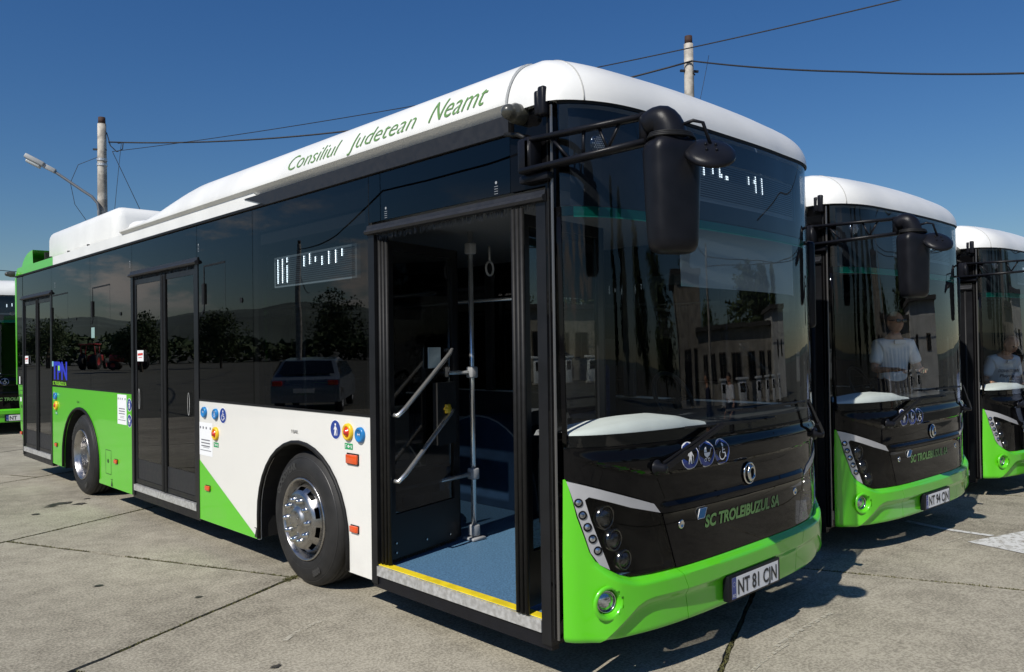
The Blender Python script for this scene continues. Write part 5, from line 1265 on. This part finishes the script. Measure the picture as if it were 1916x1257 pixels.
# thin line passing high over the buses
wire([(3.84, 23.15, 7.72), (6.01, 9.97, 6.65), (5.91, 5.9, 6.23), (6.29, 1.38, 5.97), (6.9, -4.5, 6.1)], 'thin wire sweeping up to the top edge of the photo over the bus roofs', .009, (.06, .03, .02, .05))
wire([(3.72, 23.28, 8.3), (3.80, 23.2, 7.9), (3.95, 23.1, 7.72), (4.08, 23.0, 7.80), (4.10, 23.0, 8.0), (3.98, 23.1, 7.98)], 'coiled cable loop hanging at the left utility pole', .014, 0, 'cable_loop', n=4)
wire([(3.84, 23.15, 7.72), (4.75, 22.5, 5.2)], 'thin stay wire slanting down from the left utility pole', .009, 0)
wire([(4.05, 23.0, 8.0), (3.98, 23.05, 7.2), (3.8, 23.1, 5.2)], 'thin drop wire hanging beside the left utility pole', .007, 0)
wire([(3.52, 23.35, 7.55), (3.05, 23.7, 7.3), (2.86, 23.8, 6.75), (2.95, 23.7, 6.1), (3.25, 23.5, 5.55), (3.45, 23.3, 5.3)], 'thin looped lamp cable bowing out left of the utility pole', .008, 0)
wire([(12.40, 7.9, 8.55), (12.42, 8.0, 8.2), (12.3, 8.1, 7.5)], 'thin pale cord dangling from the cable right of the pole', .006, 0)
wire([(-10, 50, 7.9), (-2., 62, 8.1), (18, 78, 8.6)], 'distant wire crossing the sky at the left edge', .03, .1)
wire([(12.3, 8.3, 6.6), (12.9, 8.72, 7.55)], 'short service wire fixed at the band clamp of the pole', .010, .05)

# ------------------------------------------------------------------ surroundings, mostly seen reflected in the glass
leaf_m = mat('foliage', (.055, .085, .025), .8, noise_amt=.45, nscale=.9); bark_m = mat('bark', (.10, .075, .05), .9, noise_amt=.3)
def tree(x, y, h, w, label, slim=False, seed=0, group=None):
    rnd = random.Random(seed); root = tag(empty('poplar_tree' if slim else 'broadleaf_tree', (x, y, -.2)), label, 'tree', group)
    b = NB(); tube(b, [(0, 0, 0), (.05, 0, h*.3), (0, .05, h*.6), (0, 0, h*.92)], [h*.022, h*.018, h*.011, .02], 8)
    for k in range(7):
        a = rnd.uniform(0, 6.28); z = h*rnd.uniform(.3, .7); tube(b, [(0, 0, z), (math.cos(a)*w*.35, math.sin(a)*w*.35, z+h*(.16 if slim else .1))], [h*.008, .02], 5)
    obj('trunk', b, bark_m, root)
    b = NB(); cl = []
    for k in range(26 if not slim else 24):
        t_ = rnd.uniform(.22, 1.0) if slim else rnd.uniform(.35, .95); rr = w*.5*(math.sin(min(1, (t_-.1)*1.1)*math.pi)**.6 if slim else math.sin((t_-.2)/.85*math.pi)**.6)
        a = rnd.uniform(0, 6.28); cl.append((Vector((math.cos(a)*rr*rnd.uniform(.2, .9), math.sin(a)*rr*rnd.uniform(.2, .9), h*t_)), w*rnd.uniform(.16, .3)))
    for _ in range(5200):
        c, cr = rnd.choice(cl); d = Vector((rnd.gauss(0, 1), rnd.gauss(0, 1), rnd.gauss(0, 1.1 if not slim else 2.0))).normalized()*cr*rnd.random()**.4
        p = c+d; s_ = h*rnd.uniform(.016, .042); q = [Vector((rnd.gauss(0, 1), rnd.gauss(0, 1), rnd.gauss(0, 1))).normalized()*s_ for _ in range(3)]
        b.faces.new([b.verts.new(p+v) for v in q])
    obj('crown', b, leaf_m, root); return root
k = 0
for (x, y, h, w, lb) in ((-21.8, 66, 4.6, 4.2, 'small round tree nearest the red tractors'), (-30.7, 70.6, 5.0, 4.6, 'bushy tree across the yard, right of the small round one'), (-21.5, 92, 5, 5, 'bushy tree at the very back of the yard'), (-63, 102, 9, 10, 'broad bushy tree beside the pale hall'), (-90, 80, 10, 9, 'bushy tree left of the pale hall')):
    k += 1; tree(x, y, h, w, lb, False, k, 'trees across the yard to the left')
b = NB(); rnd = random.Random(5)      # scrub closing the yard, too dense to count
for _ in range(16000):
    a = R(rnd.uniform(95, 205)); rr = 112+rnd.gauss(0, 2.5); hh = 3.2+1.6*noise.noise(Vector((a*9, 0, 0)))+1.1*noise.noise(Vector((a*34, 0, 2)))
    p = Vector((math.cos(a)*rr, math.sin(a)*rr, rnd.random()**.7*max(.8, hh))); q = [Vector((rnd.gauss(0, 1), rnd.gauss(0, 1), rnd.gauss(0, .8)))*.42 for _ in range(3)]
    b.faces.new([b.verts.new(p+v) for v in q])
tag(obj('scrub', b, leaf_m), kind='stuff')
ords = ('dark bushy poplar above the middle of the depot roof', 'paler feathery poplar right of the dark one above the depot roof', 'slim poplar behind the pale annexe', 'cypress-like poplar behind the workshop building', 'tall thin poplar at the right end of the workshop building', 'thin poplar left of the workshop building', 'tallest poplar far left of the workshop building', 'low bushy tree far behind the depot roof', 'stout poplar at the far left of the depot yard', 'slim poplar beside the stout one at the far left')
for i_, (x, y, h, w) in enumerate(((39.2, -21.0, 7.6, 4.2), (42.0, -21.1, 8.6, 3.6), (41.2, -17.7, 7.5, 2.0), (32.3, -27.3, 8.5, 4.2), (34.5, -27.9, 7.5, 3.6), (26.4, -29.3, 8, 5.0), (22.8, -34.4, 9, 5.5), (43.8, -29.7, 6.3, 5), (14, -34, 10, 4), (9, -35, 11, 2.6))):
    k += 1; tree(x, y, h, w, ords[i_], i_ != 7, k, 'trees behind the depot building')
# low depot building facing the bus fronts
wall_m = mat('depot_render', (.36, .33, .27), .85, noise_amt=.25, nscale=1.5, bump=.3, bscale=8); wall2 = mat('depot_render_pale', (.50, .49, .45), .85, noise_amt=.15, nscale=1.5)
def building(name, loc, rz, L, Dp, H, label, m, wins, canopy=False):
    root = tag(empty(name, loc, rz), label, 'building')
    b = NB(); box(b, -L/2, L/2, 0, Dp, 0, H); obj('wall', b, m, root)
    b = NB(); box(b, -L/2-.3, L/2+.3, -.35, Dp+.3, H+.002, H+.25); obj('roof', b, mat('bitumen_roof', (.06, .055, .05), .8), root)
    for (wx, ww, wz, wh) in wins:
        b = NB(); box(b, wx-ww/2, wx+ww/2, -.04, -.004, wz, wz+wh); fr2 = obj('window', b, mat('window_frame_brown', (.10, .08, .06), .6), root)
        b = NB()
        for j in (0, 1): box(b, wx-ww/2+.06+j*(ww/2-.03), wx-.03+j*(ww/2-.03), -.052, -.042, wz+.06, wz+wh-.06)
        obj('pane', b, mat('dark_window', (.015, .017, .02), .08, coat=1), fr2)
    return root
FR = R(-136)
building('depot_building', (32.7, -19.0, -.24), FR, 10, 7, 3.9, 'long low beige depot building with dark windows facing the bus fronts', wall_m, [(-4.3+k*1.15, .72, 1.15, 1.5) for k in range(8)])
building('workshop_building', (28.2, -23.6, -.24), FR, 4.4, 7, 6.9, 'taller grey-brown workshop building left of the depot building', wall_m, [(-1.3, 1.2, .2, 2.9), (.6, 1.5, .2, 2.9)])
building('pale_annexe', (36.2, -14.6, -.24), FR, 3.6, 4, 4.7, 'pale annexe with small windows right of the depot building', wall2, [(-.7, .45, 2.2, .9), (.5, .45, 2.2, .9)])
building('white_hall', (-62, 60, 0), R(65), 22, 10, 5, 'pale hall at the far left side of the yard', wall2, [(-8+k*3.2, 1.6, 1.8, 1.2) for k in range(6)])
# charging posts in front of the building
chg_w = mat('charger_white', (.70, .72, .72), .4, coat=.3)
def charger(x, y, rz, wd):
    root = tag(empty('charging_post', (x, y, -.24), rz), 'white charging post before the depot building, %s of six in the row' % wd, 'charger', 'charging posts in a row before the depot building')
    b = NB(); rbox(b, -.28, .28, -.22, .22, .1, 1.75, .03, 2); obj('cabinet', b, chg_w, root, 45)
    b = NB(); rbox(b, -.45, .45, -.30, .30, 1.76, 1.92, .03, 2); obj('canopy', b, chg_w, root, 45)
    b = NB(); box(b, -.20, .20, -.235, -.222, .95, 1.55); obj('screen', b, mat('dark_window', (.015, .017, .02), .08, coat=1), root)
    b = NB(); tube(b, [(-.3, -.1, 1.5), (-.45, -.2, 1.0), (-.42, -.2, .4), (-.32, -.2, .5), (-.34, -.2, 1.1)], .03, 8); obj('cable', b, rubber, root, 60)
    b = NB(); box(b, -.35, .35, -.3, .3, 0, .1); obj('plinth', b, concrete_pole, root); root.scale = (.72,)*3
for i, (x, y) in enumerate(((28.9, -18.4), (30.0, -17.4), (30.9, -16.5), (31.7, -15.8), (32.4, -15.0), (33.4, -14.0))): charger(x, y, FR, ('first', 'second', 'third', 'fourth', 'fifth', 'last')[i])
# street pole, car and red machine seen in the side glass
p3, H3 = pole((-20.9, 38.2, 0), 7.6, 'dark wooden utility pole across the yard to the left')
p4, H4 = pole((28.1, -19.4, -.24), 7.4, 'pale concrete pole in front of the depot building')
wire([(-20.9, 38.2, 7.3), (-14, 20, 7.0), (-9, -12, 7.6)], 'yard cable running along the left side of the yard', .03, (.5, .7))
wire([(-20.9, 38.2, 6.3), (-34, 60, 6.6)], 'second yard cable leaving the wooden pole', .03, .5)
wire([(28.1, -19.4, 7.0), (44, -4, 7.8)], 'cable crossing before the depot building', .03, .7)
wire([(28.1, -19.4, 7.0), (8, -12, 9.5)], 'cable running off from the pale concrete pole', .03, .9)
wire([(28.1, -19.4, 6.6), (40, 4, 9.)], 'lower cable from the pale concrete pole past the annexe', .03, 1.2)
def car(x, y, rz, m, label, kind='hatchback_car'):
    root = tag(empty(kind, (x, y, 0), rz), label, 'car')
    side = [(-2.1, .30), (-2.15, .62), (-2.05, .88), (-1.85, .98), (-1.45, 1.38), (-.3, 1.44), (.55, 1.32), (1.15, .98), (1.95, .84), (2.15, .62), (2.12, .30)]
    b = NB(); rows = []
    for (xx, f_) in ((-.86, 0), (-.80, 1), (0, 1.), (.80, 1), (.86, 0)):
        rows.append([b.verts.new((xx*(1 if z < .95 else 1-.20*min(1, (z-.95)/.45)), yy, z-(.03 if f_ == 0 and z > .9 else 0))) for yy, z in side])
    for i in range(4):
        for j in range(len(side)-1): b.faces.new((rows[i][j], rows[i][j+1], rows[i+1][j+1], rows[i+1][j]))
        b.faces.new((rows[i][-1], rows[i][0], rows[i+1][0], rows[i+1][-1]))
    b.faces.new(rows[0]); b.faces.new(rows[-1][::-1]); b.normal_update(); bmesh.ops.triangulate(b, faces=[fc for fc in b.faces if len(fc.verts) > 4]); fix(b); obj('body', b, m, root, 30)
    gm = mat('dark_window', (.015, .017, .02), .08, coat=1)
    for pts in ([(-.60, -1.50, 1.345), (.60, -1.50, 1.345), (.72, -1.86, 1.01), (-.72, -1.86, 1.01)], [(-.62, .60, 1.31), (.62, .60, 1.31), (.74, 1.12, 1.02), (-.74, 1.12, 1.02)]):
        b = NB(); off = Vector((0, -.012 if pts[0][1] < 0 else .012, .014)); b.faces.new([b.verts.new(Vector(p)+off) for p in pts]); obj('window', b, gm, root)
    for sx in (-1, 1):
        b = NB(); b.faces.new([b.verts.new((sx*p[0], p[1], p[2])) for p in ((.885, -1.7, 1.0), (.885, 1.0, 1.0), (.775, .5, 1.31), (.765, -1.35, 1.35))]); obj('window', b, gm, root)
        b = NB(); rbox(b, sx*.70-.12, sx*.70+.12, -2.17, -2.08, .74, .86, .02, 2); obj('tail_lamp', b, redbtn, root)
        for yy in (-1.3, 1.35):
            b = NB(); M = Matrix.Translation((sx*.80, yy, .32)) @ Matrix.Rotation(R(90*sx), 4, 'Y'); lathe(b, [(.19, .05), (.30, .06), (.32, .04), (.32, -.12), (.2, -.12)], 28, M); w_ = obj('wheel', b, tyre_m, root, 40)
            b = NB(); lathe(b, [(.19, .05), (.17, .03), (.05, .05), (.0004, .05)], 20, M); obj('rim', b, alu, w_, 40)
    b = NB(); box(b, -.26, .26, -2.175, -2.16, .55, .66); obj('number_plate', b, whitesign, root)
car(-10.1, 17.8, R(38), paint('silver_blue_car_paint', (.18, .22, .27), .2), 'silver-blue hatchback parked across the yard to the left')
# red tractor-like machine
def tractor(x, y, rz, label):
    root = tag(empty('red_tractor', (x, y, 0), rz), label, 'tractor'); red = mat('red_machine_paint', (.42, .03, .02), .4, coat=.5, noise_amt=.15)
    b = NB(); rbox(b, -.35, .35, .1, 1.9, .75, 1.35, .08, 3); obj('bonnet', b, red, root, 40)
    b = NB()
    for sx in (-.6, .6):
        for yy in (-.9, .1): bar(b, (sx, yy, 1.1), (sx*.9, yy, 2.35), .07, .07, (0, 1, 0))
    rbox(b, -.72, .72, -1.1, .3, 2.34, 2.46, .04, 2); obj('cab', b, red, root, 40)
    for sx in (-1, 1):
        for yy, rr, ww in ((-.5, .75, .4), (1.5, .42, .26)):
            b = NB(); M = Matrix.Translation((sx*.72, yy, rr)) @ Matrix.Rotation(R(90*sx), 4, 'Y'); lathe(b, [(rr*.5, .1), (rr*.92, .14), (rr, .08), (rr, -ww+.1), (rr*.6, -ww+.05)], 24, M); w_ = obj('wheel', b, tyre_m, root, 40)
            b = NB(); lathe(b, [(rr*.5, .1), (rr*.3, .02), (.001, .04)], 20, M); obj('rim', b, red, w_, 40)
tractor(-21.9, 79.0, R(40), 'red tractor parked across the yard to the left, nearer one'); tractor(-23.6, 73.0, R(-60), 'red tractor parked across the yard to the left, by the wooden pole')
# distant hills all round
hill_m = mat('wooded_hills', (.075, .095, .075), .95, noise_amt=.3, nscale=.01)
b = NB(); prev = None; n = 220
for k in range(n+1):
    a = 2*math.pi*k/n; west = max(0, math.cos(a-R(118)))
    c1_, s1_ = math.cos(a), math.sin(a)
    hh = 10+30*west+22*abs(noise.noise(Vector((c1_*3, s1_*3, 1))))+9*noise.noise(Vector((c1_*11, s1_*11, 4)))+4*noise.noise(Vector((c1_*40, s1_*40, 4)))
    if west < .05: hh = 6+4*abs(noise.noise(Vector((c1_*9, s1_*9, 2))))
    row = [b.verts.new((c1_*900, s1_*900, -1)), b.verts.new((c1_*1050, s1_*1050, hh*.75)), b.verts.new((c1_*1300, s1_*1300, hh*1.25)), b.verts.new((c1_*1700, s1_*1700, -1))]
    if prev:
        for j in range(3): b.faces.new((prev[j], row[j], row[j+1], prev[j+1]))
    prev = row
tag(obj('hills', b, hill_m), kind='structure')
